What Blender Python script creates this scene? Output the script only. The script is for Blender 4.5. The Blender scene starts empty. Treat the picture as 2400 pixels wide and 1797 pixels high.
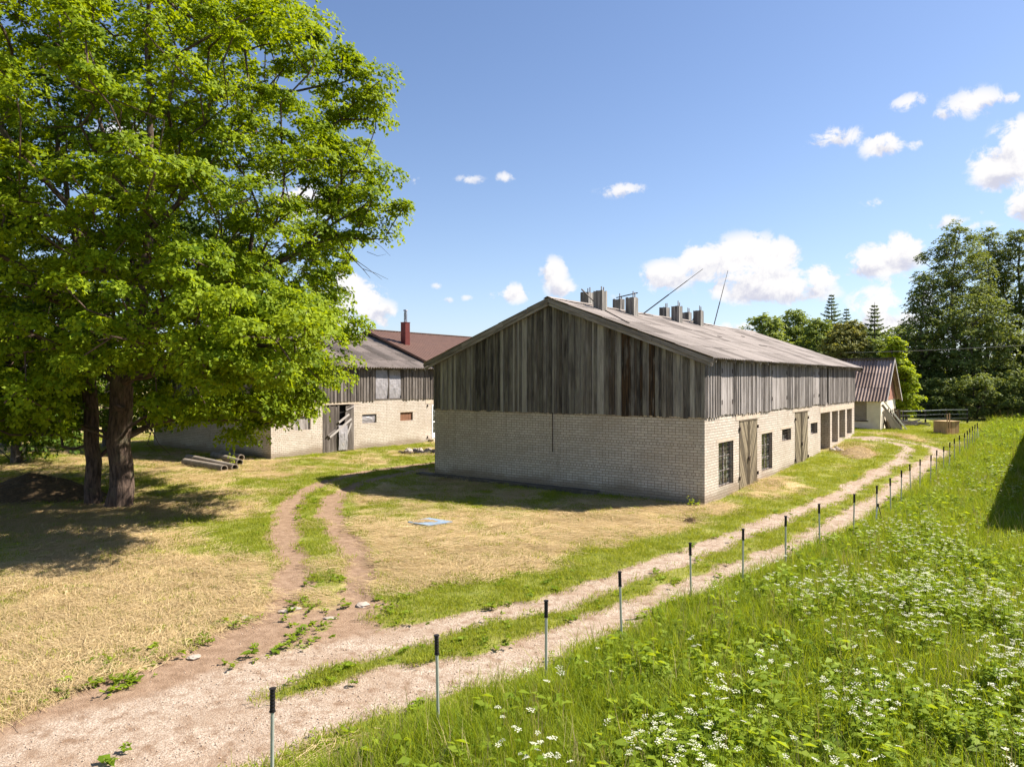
import bpy, math, random
import numpy as np
from mathutils import Vector, Matrix
rad = math.radians
random.seed(11)
rng = np.random.default_rng(11)
SC = bpy.context.scene
COL = SC.collection

# ------------------------------------------------------------------ camera, sky, sun, exposure
F, HY, CX, CAMZ = 1665.0, 890.0, 1200.0, 4.28          # focal length and horizon measured on the 2400 px photograph
cd = bpy.data.cameras.new("camera"); cam = bpy.data.objects.new("camera", cd); COL.objects.link(cam)
cam.location = (0, 0, CAMZ); cam.rotation_euler = (rad(90), 0, 0)
cd.sensor_width = 36; cd.lens = F / 2400 * 36; cd.shift_y = -(898.5 - HY) / 2400
cd.clip_start = .1; cd.clip_end = 5000
SC.camera = cam
SUN_AZ, SUN_EL = math.atan2(.922, .217), rad(46.6)      # azimuth from +Y towards +X
sd = bpy.data.lights.new("sun", 'SUN'); sun = bpy.data.objects.new("sun", sd); COL.objects.link(sun)
sd.energy = 5.0; sd.angle = rad(.55); sd.color = (1, .93, .82)
sun.rotation_euler = Vector((math.sin(SUN_AZ) * math.cos(SUN_EL), math.cos(SUN_AZ) * math.cos(SUN_EL), math.sin(SUN_EL))).to_track_quat('Z', 'Y').to_euler()
sun.location = (40, 10, 60)
SC.view_settings.view_transform = 'Standard'; SC.view_settings.look = 'None'
SC.view_settings.exposure = 1.25; SC.view_settings.gamma = 1

W = bpy.data.worlds.new("World"); SC.world = W; W.use_nodes = True

class NT:
    """small helper to write node trees"""
    def __init__(s, nt): s.nt = nt; s.n = nt.nodes; s.l = nt.links
    def new(s, t, **kw):
        n = s.n.new(t)
        for k, v in kw.items(): setattr(n, k, v)
        return n
    def put(s, sock, v):
        if isinstance(v, bpy.types.NodeSocket): s.l.new(v, sock)
        else:
            if isinstance(v, (tuple, list)) and len(v) == 3 and sock.type == 'RGBA': v = (*v, 1)
            sock.default_value = v
    def m(s, op, a, b=0.0, c=0.0, clamp=False):
        n = s.new('ShaderNodeMath', operation=op, use_clamp=clamp)
        s.put(n.inputs[0], a); s.put(n.inputs[1], b); s.put(n.inputs[2], c)
        return n.outputs[0]
    def v(s, op, a, b=(0, 0, 0)):
        n = s.new('ShaderNodeVectorMath', operation=op)
        s.put(n.inputs[0], a)
        s.put(n.inputs[1], b)
        return n.outputs['Value'] if op in ('DOT_PRODUCT', 'LENGTH') else n.outputs[0]
    def mix(s, f, a, b, mode='MIX'):
        n = s.new('ShaderNodeMix', data_type='RGBA', blend_type=mode)
        s.put(n.inputs[0], f); s.put(n.inputs[6], a); s.put(n.inputs[7], b)
        return n.outputs[2]
    def sstep(s, x, lo, hi):
        n = s.new('ShaderNodeMapRange', interpolation_type='SMOOTHSTEP')
        s.put(n.inputs[0], x); s.put(n.inputs[1], lo); s.put(n.inputs[2], hi)
        return n.outputs[0]
    def noise(s, vec, scale=5, detail=4, rough=.55, out=0, dist=0.0):
        n = s.new('ShaderNodeTexNoise')
        if vec is not None: s.put(n.inputs['Vector'], vec)
        s.put(n.inputs['Scale'], scale); s.put(n.inputs['Detail'], detail); s.put(n.inputs['Roughness'], rough); s.put(n.inputs['Distortion'], dist)
        return n.outputs[out]
    def ramp(s, f, stops):
        n = s.new('ShaderNodeValToRGB'); e = n.color_ramp.elements
        while len(e) < len(stops): e.new(.5)
        for k, (p, c) in enumerate(stops): e[k].position = p; e[k].color = (*c, 1)
        s.put(n.inputs[0], f); return n.outputs[0]
    def attr(s, name): return s.new('ShaderNodeAttribute', attribute_name=name).outputs['Fac']
    def scale(s, vec, sx, sy, sz):
        n = s.new('ShaderNodeVectorMath', operation='MULTIPLY'); s.put(n.inputs[0], vec); n.inputs[1].default_value = (sx, sy, sz)
        return n.outputs[0]

def px_dir(px, py):
    return Vector(((px - CX) / F, 1, (HY - py) / F)).normalized()

def build_world():
    nt = NT(W.node_tree); nt.n.clear()
    sky = nt.new('ShaderNodeTexSky', sky_type='NISHITA', sun_disc=False, sun_elevation=SUN_EL, sun_rotation=SUN_AZ)
    sky.altitude = 50; sky.air_density = 1.0; sky.dust_density = .5; sky.ozone_density = 1.6
    d = nt.new('ShaderNodeTexCoord').outputs['Generated']
    skyc = nt.mix(1.0, sky.outputs[0], (.95, .98, 1.10), 'MULTIPLY')
    sep = nt.new('ShaderNodeSeparateXYZ'); nt.put(sep.inputs[0], d)
    haze = nt.m('MULTIPLY', nt.m('POWER', nt.m('SUBTRACT', 1.0, nt.m('ABSOLUTE', sep.outputs[2]), clamp=True), 6.0), .30)
    skyc = nt.mix(haze, skyc, (5.4, 6.4, 8.0))
    bg = nt.new('ShaderNodeBackground'); nt.put(bg.inputs[0], skyc); bg.inputs[1].default_value = .064
    # cumulus: soft lumps at fixed compass directions and heights, eaten into by noise  (photo-measured px, half sizes px, strength)
    K = 1.085
    B = [(1440,595,58,34,1.),(1520,570,66,46,1.),(1610,560,88,52,1.1),(1682,553,48,40,1.),(1640,615,120,40,1.1),(1722,632,90,26,.9),(1772,598,38,32,1.),
         (1196,592,32,36,1.),(1212,622,34,22,.9),(1112,634,32,22,.9),(1068,641,32,13,.7),
         (1905,562,76,38,1.1),(1952,540,40,40,1.1),(1858,575,38,26,.9),(1935,606,62,20,.7),(1895,655,60,40,1.),(1922,695,76,40,1.),(1950,730,40,26,.9),(1985,640,40,30,.8),
         (2165,355,62,56,1.1),(2204,300,56,46,1.1),(2138,378,36,26,.8),(2214,440,38,42,1.),(2260,380,70,90,1.),
         (2105,222,66,30,.85),(2170,214,46,16,.7),(2042,246,32,17,.7),(1962,221,38,19,.75),(1812,296,62,24,.78),(1752,310,26,12,.55),(1904,312,46,30,.9),(1975,313,22,12,.6),
         (1345,411,54,19,.72),(1015,388,34,10,.62),(1091,383,22,13,.68),(890,387,17,11,.6),(2045,479,42,16,.75),(2118,491,54,15,.7),(2190,492,24,10,.6),
         (768,650,62,46,1.1),(822,680,40,32,1.),(752,612,34,26,1.),(700,690,80,45,1.),(945,617,14,7,.6),(1010,642,17,9,.62),(966,648,15,7,.6),
         (1884,441,30,15,.55),(1992,443,32,14,.5),(2122,454,17,10,.55),(1590,706,42,12,.8),(1330,640,14,8,.4),(650,440,60,42,1.),(560,380,40,30,.8),(620,330,30,14,.6),(300,300,80,40,.9)]
    acc = None; hacc = None
    for (x, y, a, b, st) in B:
        c = px_dir(x * K, y * K); r = c.cross(Vector((0, 0, 1))).normalized(); u = r.cross(c)
        cosf = c.y
        a2 = a * K * 1.38 / F * cosf; b2 = b * K * 1.42 / F * cosf
        qa = nt.v('DOT_PRODUCT', d, tuple(r / a2))
        qb = nt.v('DOT_PRODUCT', d, tuple(u / b2))
        n = nt.new('ShaderNodeVectorMath', operation='DOT_PRODUCT'); nt.put(n.inputs[0], d); n.inputs[1].default_value = tuple(u / b2)
        qb = nt.m('SUBTRACT', n.outputs['Value'], float(c.dot(u / b2)))
        q = nt.m('MULTIPLY_ADD', qb, qb, nt.m('MULTIPLY', qa, qa))
        w = nt.m('MULTIPLY', nt.m('SUBTRACT', 1.0, q, clamp=True), st)
        acc = w if acc is None else nt.m('MAXIMUM', acc, w)
        h = nt.m('MULTIPLY', w, qb)
        hacc = h if hacc is None else nt.m('ADD', hacc, h)
    front = nt.m('GREATER_THAN', nt.v('DOT_PRODUCT', d, (0, 1, 0)), 0.05)
    n1 = nt.noise(d, 34, 12, .66, dist=.35)
    n2 = nt.noise(nt.scale(d, 1, 1, 1.5), 13, 5, .6, dist=.6)
    dens = nt.m('ADD', acc, nt.m('MULTIPLY', nt.m('SUBTRACT', n1, .5), 2.5))
    dens = nt.m('ADD', dens, nt.m('MULTIPLY', nt.m('SUBTRACT', n2, .5), 1.5))
    cov = nt.m('MULTIPLY', nt.sstep(dens, .36, .78), front)
    cov = nt.m('MULTIPLY', cov, nt.sstep(acc, .0, .85))
    # light side: towards the top and towards the sun
    off = nt.v('ADD', d, (.012, 0, .016))
    n3 = nt.noise(off, 34, 7, .66, dist=.35)
    lit = nt.m('ADD', nt.m('MULTIPLY', nt.m('SUBTRACT', n1, n3), 1.6), nt.m('MULTIPLY', hacc, .75))
    lit = nt.sstep(nt.m('ADD', lit, .62), .0, .7)
    ccol = nt.mix(lit, (.66, .67, .79), (1.0, .985, .985))
    cb = nt.new('ShaderNodeBackground'); nt.put(cb.inputs[0], ccol); cb.inputs[1].default_value = .43
    ms = nt.new('ShaderNodeMixShader'); nt.put(ms.inputs[0], cov); nt.l.new(bg.outputs[0], ms.inputs[1]); nt.l.new(cb.outputs[0], ms.inputs[2])
    out = nt.new('ShaderNodeOutputWorld'); nt.l.new(ms.outputs[0], out.inputs[0])
build_world()

# ------------------------------------------------------------------ naming helpers
def tag(o, label=None, cat=None, group=None, kind=None):
    if label: o['label'] = label
    if cat: o['category'] = cat
    if group: o['group'] = group
    if kind: o['kind'] = kind
    return o
def thing(name, label, cat, loc=(0, 0, 0), rz=0.0, group=None):
    o = bpy.data.objects.new(name, None); COL.objects.link(o); o.empty_display_size = .3
    o.location = loc; o.rotation_euler = (0, 0, rz)
    return tag(o, label, cat, group)
def link_mesh(name, me, mat, parent=None):
    o = bpy.data.objects.new(name, me); COL.objects.link(o)
    if mat is not None: me.materials.append(mat)
    if parent is not None: o.parent = parent
    return o
def copy_tree(o, parent=None):
    c = o.copy(); COL.objects.link(c)
    if parent is not None: c.parent = parent
    for ch in list(o.children): copy_tree(ch, c)
    return c

class MB:
    """collects faces (with uv, tint and stain per face) and links them as one mesh object"""
    def __init__(s): s.v = []; s.f = []; s.uv = []; s.t = []; s.s = []
    def face(s, pts, uv=None, tint=.5, stain=0.):
        b = len(s.v); s.v += [tuple(p) for p in pts]; s.f.append(tuple(range(b, b + len(pts))))
        s.uv += list(uv) if uv else [(p[0], p[2]) for p in pts]
        s.t.append(tint); s.s.append(stain)
    def box(s, o, a, b, c, tint=.5, stain=0., uo=None):
        o, a, b, c = Vector(o), Vector(a), Vector(b), Vector(c)
        if a.cross(b).dot(c) < 0: a, b = b, a
        la, lb, lc = a.length, b.length, c.length
        u0, v0 = uo if uo else (random.random() * 50, random.random() * 50)
        P = lambda i, j, k: o + a * i + b * j + c * k
        for pts, (w, h), sh in (((P(0,0,0),P(1,0,0),P(1,0,1),P(0,0,1)), (la, lc), 0), ((P(1,0,0),P(1,1,0),P(1,1,1),P(1,0,1)), (lb, lc), la),
                            ((P(1,1,0),P(0,1,0),P(0,1,1),P(1,1,1)), (la, lc), la + lb), ((P(0,1,0),P(0,0,0),P(0,0,1),P(0,1,1)), (lb, lc), 2 * la + lb),
                            ((P(0,0,1),P(1,0,1),P(1,1,1),P(0,1,1)), (la, lb), 0), ((P(0,1,0),P(1,1,0),P(1,0,0),P(0,0,0)), (la, lb), 0)):
            s.face(pts, [(u0 + sh, v0), (u0 + sh + w, v0), (u0 + sh + w, v0 + h), (u0 + sh, v0 + h)], tint, stain)
    def bar(s, p, q, w, d=None, tint=.5, up=(0, 0, 1)):
        """square bar from p to q"""
        p, q = Vector(p), Vector(q); c = q - p; d = d or w
        x = c.cross(Vector(up))
        if x.length < 1e-5: x = c.cross(Vector((1, 0, 0)))
        x.normalize(); y = x.cross(c).normalized()
        s.box(p - x * w / 2 - y * d / 2, x * w, y * d, c, tint)
    def tube(s, path, radii, n=8, tint=.5, cap=True):
        path = [Vector(p) for p in path]; rings = []; L = 0
        ref = Vector((.3, .5, .81)); 
        for i, p in enumerate(path):
            t = (path[min(i + 1, len(path) - 1)] - path[max(i - 1, 0)]).normalized()
            x = t.cross(ref)
            if x.length < .1: x = t.cross(Vector((1, 0, 0)))
            x.normalize(); y = t.cross(x); r = radii[i] if hasattr(radii, '__len__') else radii
            rings.append(([p + x * r * math.cos(a) + y * r * math.sin(a) for a in np.linspace(0, 2 * math.pi, n, endpoint=False)], L, r))
            if i + 1 < len(path): L += (path[i + 1] - p).length
        for (A, la, ra), (Bq, lb, rb) in zip(rings, rings[1:]):
            for k in range(n):
                k2 = (k + 1) % n; w = 2 * math.pi * max(ra, rb) / n
                s.face((A[k], A[k2], Bq[k2], Bq[k]), [(k * w, la), ((k + 1) * w, la), ((k + 1) * w, lb), (k * w, lb)], tint)
        if cap:
            s.face(rings[0][0][::-1], None, tint); s.face(rings[-1][0], None, tint)
    def mesh(s, name, smooth=False):
        me = bpy.data.meshes.new(name)
        me.from_pydata(s.v, [], s.f)
        ul = me.uv_layers.new(name="UVMap"); ul.data.foreach_set('uv', np.array(s.uv, dtype=np.float32).ravel())
        for nm, vals in (('tint', s.t), ('stain', s.s)):
            a = me.attributes.new(nm, 'FLOAT', 'FACE'); a.data.foreach_set('value', np.array(vals, dtype=np.float32))
        if smooth:
            me.polygons.foreach_set('use_smooth', [True] * len(me.polygons))
        me.validate(); me.update()
        return me
    def cut(s):
        if not hasattr(s, 'cuts'): s.cuts = []
        s.cuts.append(len(s.f))
    def pieces(s, name, mat, parent=None):
        """one object for every piece ended with cut()"""
        a = 0; out = []; loops = np.cumsum([0] + [len(f) for f in s.f])
        for b in s.cuts:
            if b == a: continue
            q = MB(); v0 = min(s.f[a]); v1 = max(max(f) for f in s.f[a:b]) + 1
            q.v = s.v[v0:v1]; q.f = [tuple(i - v0 for i in f) for f in s.f[a:b]]; q.uv = s.uv[loops[a]:loops[b]]; q.t = s.t[a:b]; q.s = s.s[a:b]; a = b
            out.append(q.build(name, mat, parent))
        return out
    def build(s, name, mat, parent=None, smooth=False):
        return link_mesh(name, s.mesh(name, smooth), mat, parent)

def np_mesh(name, V, faces4, tint=None, uv=None, smooth=False):
    """quads or tris given as numpy arrays"""
    me = bpy.data.meshes.new(name); V = np.asarray(V, np.float32); Fq = np.asarray(faces4, np.int32); k = Fq.shape[1]
    me.vertices.add(len(V)); me.vertices.foreach_set('co', V.ravel())
    me.loops.add(Fq.size); me.loops.foreach_set('vertex_index', Fq.ravel())
    me.polygons.add(len(Fq)); me.polygons.foreach_set('loop_start', np.arange(0, Fq.size, k, dtype=np.int32))
    try: me.polygons.foreach_set('loop_total', np.full(len(Fq), k, np.int32))
    except Exception: pass
    if smooth: me.polygons.foreach_set('use_smooth', np.ones(len(Fq), bool))
    if tint is not None:
        a = me.attributes.new('tint', 'FLOAT', 'FACE'); a.data.foreach_set('value', np.asarray(tint, np.float32))
    if uv is not None:
        ul = me.uv_layers.new(name='UVMap'); ul.data.foreach_set('uv', np.asarray(uv, np.float32).ravel())
    me.update(calc_edges=True)
    return me

# ------------------------------------------------------------------ numpy noise
def _hash(ix, iy, seed):
    h = (ix.astype(np.int64) * 374761393 + iy.astype(np.int64) * 668265263 + seed * 1442695041) & 0xffffffff
    h = ((h ^ (h >> 13)) * 1274126177) & 0xffffffff
    return ((h ^ (h >> 16)) & 0xffffff) / float(0xffffff)
def vnoise(x, y, seed=0):
    x = np.asarray(x, float); y = np.asarray(y, float)
    ix = np.floor(x); iy = np.floor(y); fx = x - ix; fy = y - iy
    fx = fx * fx * (3 - 2 * fx); fy = fy * fy * (3 - 2 * fy)
    a = _hash(ix, iy, seed); b = _hash(ix + 1, iy, seed); c = _hash(ix, iy + 1, seed); d = _hash(ix + 1, iy + 1, seed)
    return (a * (1 - fx) + b * fx) * (1 - fy) + (c * (1 - fx) + d * fx) * fy
def fbm(x, y, seed=0, oct=4):
    s = 0; a = .5; n = 0
    for k in range(oct):
        s = s + a * vnoise(x * 2 ** k + 17 * k, y * 2 ** k - 9 * k, seed + k); n += a; a *= .5
    return s / n
def sstep(lo, hi, x):
    t = np.clip((x - lo) / (hi - lo), 0, 1); return t * t * (3 - 2 * t)

# ------------------------------------------------------------------ layout: the three barns and the shed share one direction
TH = .931
D2 = np.array([math.cos(TH), math.sin(TH)]); G2 = np.array([-math.sin(TH), math.cos(TH)])
C1 = np.array([6.571, 24.231]); BL, BW, BRICK, EAVE, RIDGE = 24.23, 12.48, 3.05, 4.97, 7.46
C2 = np.array([-12.86, 37.9])
def local(x, y, c=C1):
    rx = x - c[0]; ry = y - c[1]
    return rx * D2[0] + ry * D2[1], rx * G2[0] + ry * G2[1]
def world(t, s, c=C1): return c + D2 * t + G2 * s

def gz(x, y):
    """height of the ground"""
    x = np.asarray(x, float); y = np.asarray(y, float)
    right = sstep(-4, 12, x)
    z = right * .035 * np.maximum(y - 27, 0) * (1 - .5 * sstep(75, 200, y)) + (1 - right) * .008 * np.maximum(y - 32, 0)
    z = np.minimum(z, 3.0)
    t, s = local(x, y)
    z = z + .42 * np.exp(-((t - 23.5) / 4.2) ** 2 - ((s + 1.2) / 2.2) ** 2) * sstep(-7, -3, s) * (s < 3) \
          + .12 * np.exp(-((s + .5) / 1.2) ** 2) * sstep(1, 4, t) * sstep(22, 16, t)
    z = z + .10 * (fbm(x * .22, y * .22, 3, 3) - .5) * sstep(8, 11, np.hypot(x - 6, y - 27)) + .03 * (fbm(x * .9, y * .9, 5, 2) - .5)
    return z

def ground_px(px, py, h=0.0):
    """the point whose height above the ground is h and which stands at this place of the photograph (measuring aid)"""
    k = (px - CX) / F; m = (py - HY) / F
    lo, hi = 2.0, 300.0
    f = lambda Y: CAMZ - m * Y - float(gz(k * Y, Y)) - h
    for Y in np.linspace(2, 300, 1500):
        if f(Y) < 0: hi = Y; break
        lo = Y
    for _ in range(40):
        mid = (lo + hi) / 2
        if f(mid) > 0: lo = mid
        else: hi = mid
    Y = (lo + hi) / 2
    return np.array([k * Y, Y])

POLE_PX = [(637,1613),(1028,1487),(1280,1406),(1458,1338.6),(1620,1271.5),(1741,1238),(1841,1208),(1921.5,1180),(2000,1157),(2054,1137.6),(2088,1120),(2112,1101.7),
           (2134.6,1087.8),(2156,1076),(2180.4,1066),(2193.8,1054.5),(2211,1046),(2225,1036.6),(2237.4,1027.4),(2250,1020),(2260,1014.5),(2267.5,1009),(2273,1003.5),(2279,999),(2284,995),(2289.4,991)]
POLES = [ground_px(u, v, 1.28) for u, v in POLE_PX]
_py = np.array([p[1] for p in POLES]); _px = np.array([p[0] for p in POLES])
def fence_x(y):
    y = np.asarray(y, float)
    f = np.interp(y, _py, _px)
    sl0 = (_px[2] - _px[0]) / (_py[2] - _py[0]); sl1 = (_px[-1] - _px[-6]) / (_py[-1] - _py[-6])
    return np.where(y < _py[0], _px[0] + (y - _py[0]) * sl0, np.where(y > _py[-1], _px[-1] + (y - _py[-1]) * sl1, f))

# wheel ruts: photo px -> ground
def line(pts, h0=0.): return np.array([ground_px(*p) for p in pts])
RUT_A = line([(-260,1880),(0,1800),(200,1725),(430,1640),(700,1548),(850,1512),(1000,1478),(1140,1440),(1280,1418),(1460,1352),(1621,1296),(1790,1230),(1950,1166),(2060,1105),(2112,1075),(2128,1052),(2105,1040),(2040,1030),(2000,1024)])
RUT_B = line([(100,1900),(490,1762),(700,1672),(868,1612),(1040,1578),(1190,1545),(1302,1500),(1465,1432),(1628,1370),(1790,1307),(1953,1237),(2061,1166),(2126,1123),(2170,1088),(2207,1055),(2160,1042),(2100,1031),(2040,1024)])
RUT_C = line([(1140,1068),(1000,1087),(860,1104),(747,1134),(693,1166),(668,1202),(668,1257),(690,1325),(690,1370),(660,1420),(570,1490),(440,1570),(250,1680),(0,1790)])
RUT_D = line([(1140,1078),(1000,1100),(900,1118),(838,1134),(788,1161),(770,1198),(797,1243),(836,1306),(845,1350),(836,1395),(825,1455),(785,1510),(680,1572),(520,1640)])
MID = line([(-200,1835),(100,1790),(330,1735),(560,1680),(690,1648)])
DIRT = line([(830,1420),(760,1440),(620,1480),(480,1545),(300,1620),(120,1710),(-100,1800)])
def pdist(x, y, P):
    best = np.full(np.shape(x), 1e9)
    for a, b in zip(P[:-1], P[1:]):
        ab = b - a; L = max(ab @ ab, 1e-9)
        t = np.clip(((x - a[0]) * ab[0] + (y - a[1]) * ab[1]) / L, 0, 1)
        best = np.minimum(best, np.hypot(x - a[0] - t * ab[0], y - a[1] - t * ab[1]))
    return best
STRAW = [((150,1420),3.2,.55),((300,1550),2.6,.5),((100,1620),2.2,.45),((450,1400),2.4,.4),((1000,1290),2.6,.5),((1200,1280),3,.5),((1400,1240),2.6,.5),((1030,1205),2.6,.4),((900,1260),1.8,.35),
         ((1700,1190),1.4,.3),((1850,1110),1.6,.3),((250,1370),3,.35),((100,1090),3,.4),((480,1115),3,.25),((1880,1060),2,.35),((1560,1210),2,.4),((560,1440),1.4,.3),((330,1190),2,.25),
         ((600,1250),2,-.45),((640,1130),3,-.28),((900,1075),3,-.28),((740,1260),1,-.6),((735,1360),.9,-.5),((1050,1400),1.2,-.7),((1200,1380),1.2,-.7),((1330,1345),1.2,-.7),((1450,1305),1.1,-.7),((1560,1262),1.,-.6),((1680,1222),1,-.6),((1800,1180),1.1,-.5),
         ((2000,1080),2,-.45),((400,1240),2,.15),((930,1430),1.,-.6),((200,1250),3,.3),((60,1230),3,.3),((330,1290),2,.3),((1900,1130),1.4,-.5),((1100,1030),4,-.3),((2200,1010),5,-.5),((2010,1035),3,-.3)]
STRAW = [(ground_px(*p), r, w) for p, r, w in STRAW]
def masks(x, y):
    x = np.asarray(x, float); y = np.asarray(y, float)
    n = fbm(x * .9, y * .9, 21, 4) - .5; n2 = fbm(x * 3.1, y * 3.1, 31, 3) - .5
    dA, dB, dC, dD, dd = (pdist(x, y, P) for P in (RUT_A, RUT_B, RUT_C, RUT_D, DIRT))
    near = sstep(13, 7, y)
    hwA = .40 + .42 * near; hwB = .42 + .38 * near
    e = lambda d, hw: sstep(hw + .24, hw - .2, d + n * .55 + n2 * .3)
    tA = e(dA, hwA); tB = e(dB, hwB); tC = .95 * e(dC, .40); tD = .95 * e(dD, .40)
    dirt = .78 * sstep(1.45, .25, dd + n * 1.3 + n2 * .5)
    mid = sstep(.8, .25, pdist(x, y, MID) + n * .9 + n2 * .6)
    track = np.maximum.reduce([tA, tB, tC, tD, dirt, .85 * mid])
    gravel = np.maximum.reduce([tA, tB, .9 * mid])
    straw = np.full(x.shape, .40)
    for c, r, w in STRAW: straw = straw + w * np.exp(-((x - c[0]) ** 2 + (y - c[1]) ** 2) / (r * r))
    side = np.minimum(dA, dB)
    straw = straw - .75 * sstep(1.7, .7, side) - .5 * sstep(1.0, .5, np.minimum(dC, dD))
    n3 = fbm(x * .38 + 9, y * .38, 27, 3) - .5
    straw = np.clip(straw + n * 1.2 + n2 * .8 + n3 * 1.5 + .06, 0, 1)
    meadow = sstep(-.55, .25, x - fence_x(y) + n * .7) * sstep(70, 52, y) 
    far = sstep(44, 52, y) * sstep(5, 12, x)
    straw = straw * (1 - meadow) * (1 - .9 * far)
    track = track * (1 - meadow * sstep(.0, .5, x - fence_x(y)))
    return track, gravel, straw, meadow

# ------------------------------------------------------------------ materials
def material(name):
    m = bpy.data.materials.new(name); m.use_nodes = True
    t = NT(m.node_tree); b = t.n['Principled BSDF']
    b.inputs['Roughness'].default_value = .85
    try: b.inputs['Specular IOR Level'].default_value = .25
    except Exception: pass
    return m, t, b
def bump(t, b, h, strength=.4, dist=.02):
    n = t.new('ShaderNodeBump'); n.inputs['Strength'].default_value = strength; n.inputs['Distance'].default_value = dist
    t.put(n.inputs['Height'], h); t.l.new(n.outputs[0], b.inputs['Normal'])
def uvnode(t): return t.new('ShaderNodeTexCoord').outputs['UV']
def objco(t): return t.new('ShaderNodeTexCoord').outputs['Object']

def mat_plain(name, c1, c2=None, rough=.8, metal=0., scale=6, bumps=.2):
    m, t, b = material(name); c2 = c2 or tuple(x * .7 for x in c1)
    n = t.noise(objco(t), scale, 5, .6)
    t.put(b.inputs['Base Color'], t.mix(t.sstep(n, .3, .7), c2, c1))
    b.inputs['Roughness'].default_value = rough; b.inputs['Metallic'].default_value = metal
    if bumps: bump(t, b, t.noise(objco(t), scale * 6, 4), bumps, .01)
    return m

def mat_brick(name, pale=1.0):
    m, t, b = material(name); uv = uvnode(t)
    wob = t.v('ADD', uv, t.scale(t.v('SUBTRACT', t.noise(uv, 5, 2, .5, 1), (.5, .5, .5)), .012, .010, 0))
    def brick(v, c1, c2, mort):
        n = t.new('ShaderNodeTexBrick', offset=.5, offset_frequency=2, squash=.5, squash_frequency=5)
        t.put(n.inputs['Vector'], v); t.put(n.inputs['Color1'], c1); t.put(n.inputs['Color2'], c2); t.put(n.inputs['Mortar'], mort)
        n.inputs['Scale'].default_value = 1; n.inputs['Mortar Size'].default_value = .0095; n.inputs['Mortar Smooth'].default_value = .25
        n.inputs['Bias'].default_value = -.1; n.inputs['Brick Width'].default_value = .265; n.inputs['Row Height'].default_value = .098
        return n
    n = brick(wob, (.62 * pale, .55 * pale, .475 * pale), (.50 * pale, .435 * pale, .365 * pale), (.20, .145, .105))
    big = t.noise(uv, .55, 5, .6); fine = t.noise(uv, 38, 4, .6)
    col = t.mix(t.m('MULTIPLY', t.sstep(big, .38, .68), .42), n.outputs['Color'], (.36, .29, .225))
    strk = t.noise(t.scale(uv, 3.2, .22, 1), 1, 4, .6)
    col = t.mix(t.m('MULTIPLY', t.sstep(strk, .56, .74), .38), col, (.27, .21, .16))
    col = t.mix(t.m('MULTIPLY', t.sstep(fine, .35, .8), .25), col, (.34, .28, .22))
    # damp, dirty foot of the wall and rusty-orange lichen
    z = t.new('ShaderNodeSeparateXYZ'); t.put(z.inputs[0], uv)
    foot = t.m('MULTIPLY', t.sstep(t.m('ADD', z.outputs[1], t.m('MULTIPLY', big, -.9)), .15, -.25), .7)
    col = t.mix(foot, col, (.20, .145, .095))
    spot = t.m('MULTIPLY', t.sstep(t.noise(uv, 1.3, 6, .7), .66, .74), t.sstep(z.outputs[1], .9, .2))
    col = t.mix(t.m('MULTIPLY', spot, .7), col, (.42, .22, .05))
    t.put(b.inputs['Base Color'], col); b.inputs['Roughness'].default_value = .92
    h = t.m('ADD', t.m('MULTIPLY', n.outputs['Fac'], -1.0), t.m('MULTIPLY', fine, .35))
    bump(t, b, h, .55, .012)
    return m

def mat_wood(name, dark=(.055, .045, .038), mid=(.17, .145, .122), light=(.34, .305, .275), green=0.0):
    m, t, b = material(name); uv = uvnode(t); tint = t.attr('tint'); stain = t.attr('stain')
    g1 = t.noise(t.scale(uv, 26, 1.1, 1), 1, 5, .65); g2 = t.noise(t.scale(uv, 110, 3.0, 1), 1, 4, .6); big = t.noise(t.scale(uv, 3, .7, 1), 1, 4, .6)
    f = t.m('ADD', t.m('MULTIPLY', tint, .75), t.m('MULTIPLY', t.m('SUBTRACT', g1, .5), 1.1))
    f = t.m('ADD', f, t.m('MULTIPLY', t.m('SUBTRACT', g2, .5), .7)); f = t.m('ADD', f, t.m('MULTIPLY', t.m('SUBTRACT', big, .5), 1.0))
    f = t.m('ADD', f, .10)
    col = t.ramp(f, [(0.0, dark), (.42, mid), (.9, light)])
    if green: col = t.mix(t.m('MULTIPLY', t.sstep(big, .45, .7), green), col, (.16, .17, .085))
    sm = t.m('MULTIPLY', stain, t.sstep(t.noise(t.scale(uv, 4, .8, 1), 1, 3, .6), .30, .52))
    scol = t.mix(t.sstep(g1, .4, .6), (.016, .013, .011), (.075, .042, .022))
    col = t.mix(sm, col, scol)
    knot = t.sstep(t.noise(t.scale(uv, 14, 5, 1), 1, 2, .5), .74, .80)
    col = t.mix(t.m('MULTIPLY', knot, .8), col, (.03, .022, .018))
    t.put(b.inputs['Base Color'], col); b.inputs['Roughness'].default_value = .88
    bump(t, b, t.m('ADD', g1, g2), .5, .006)
    return m

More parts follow.
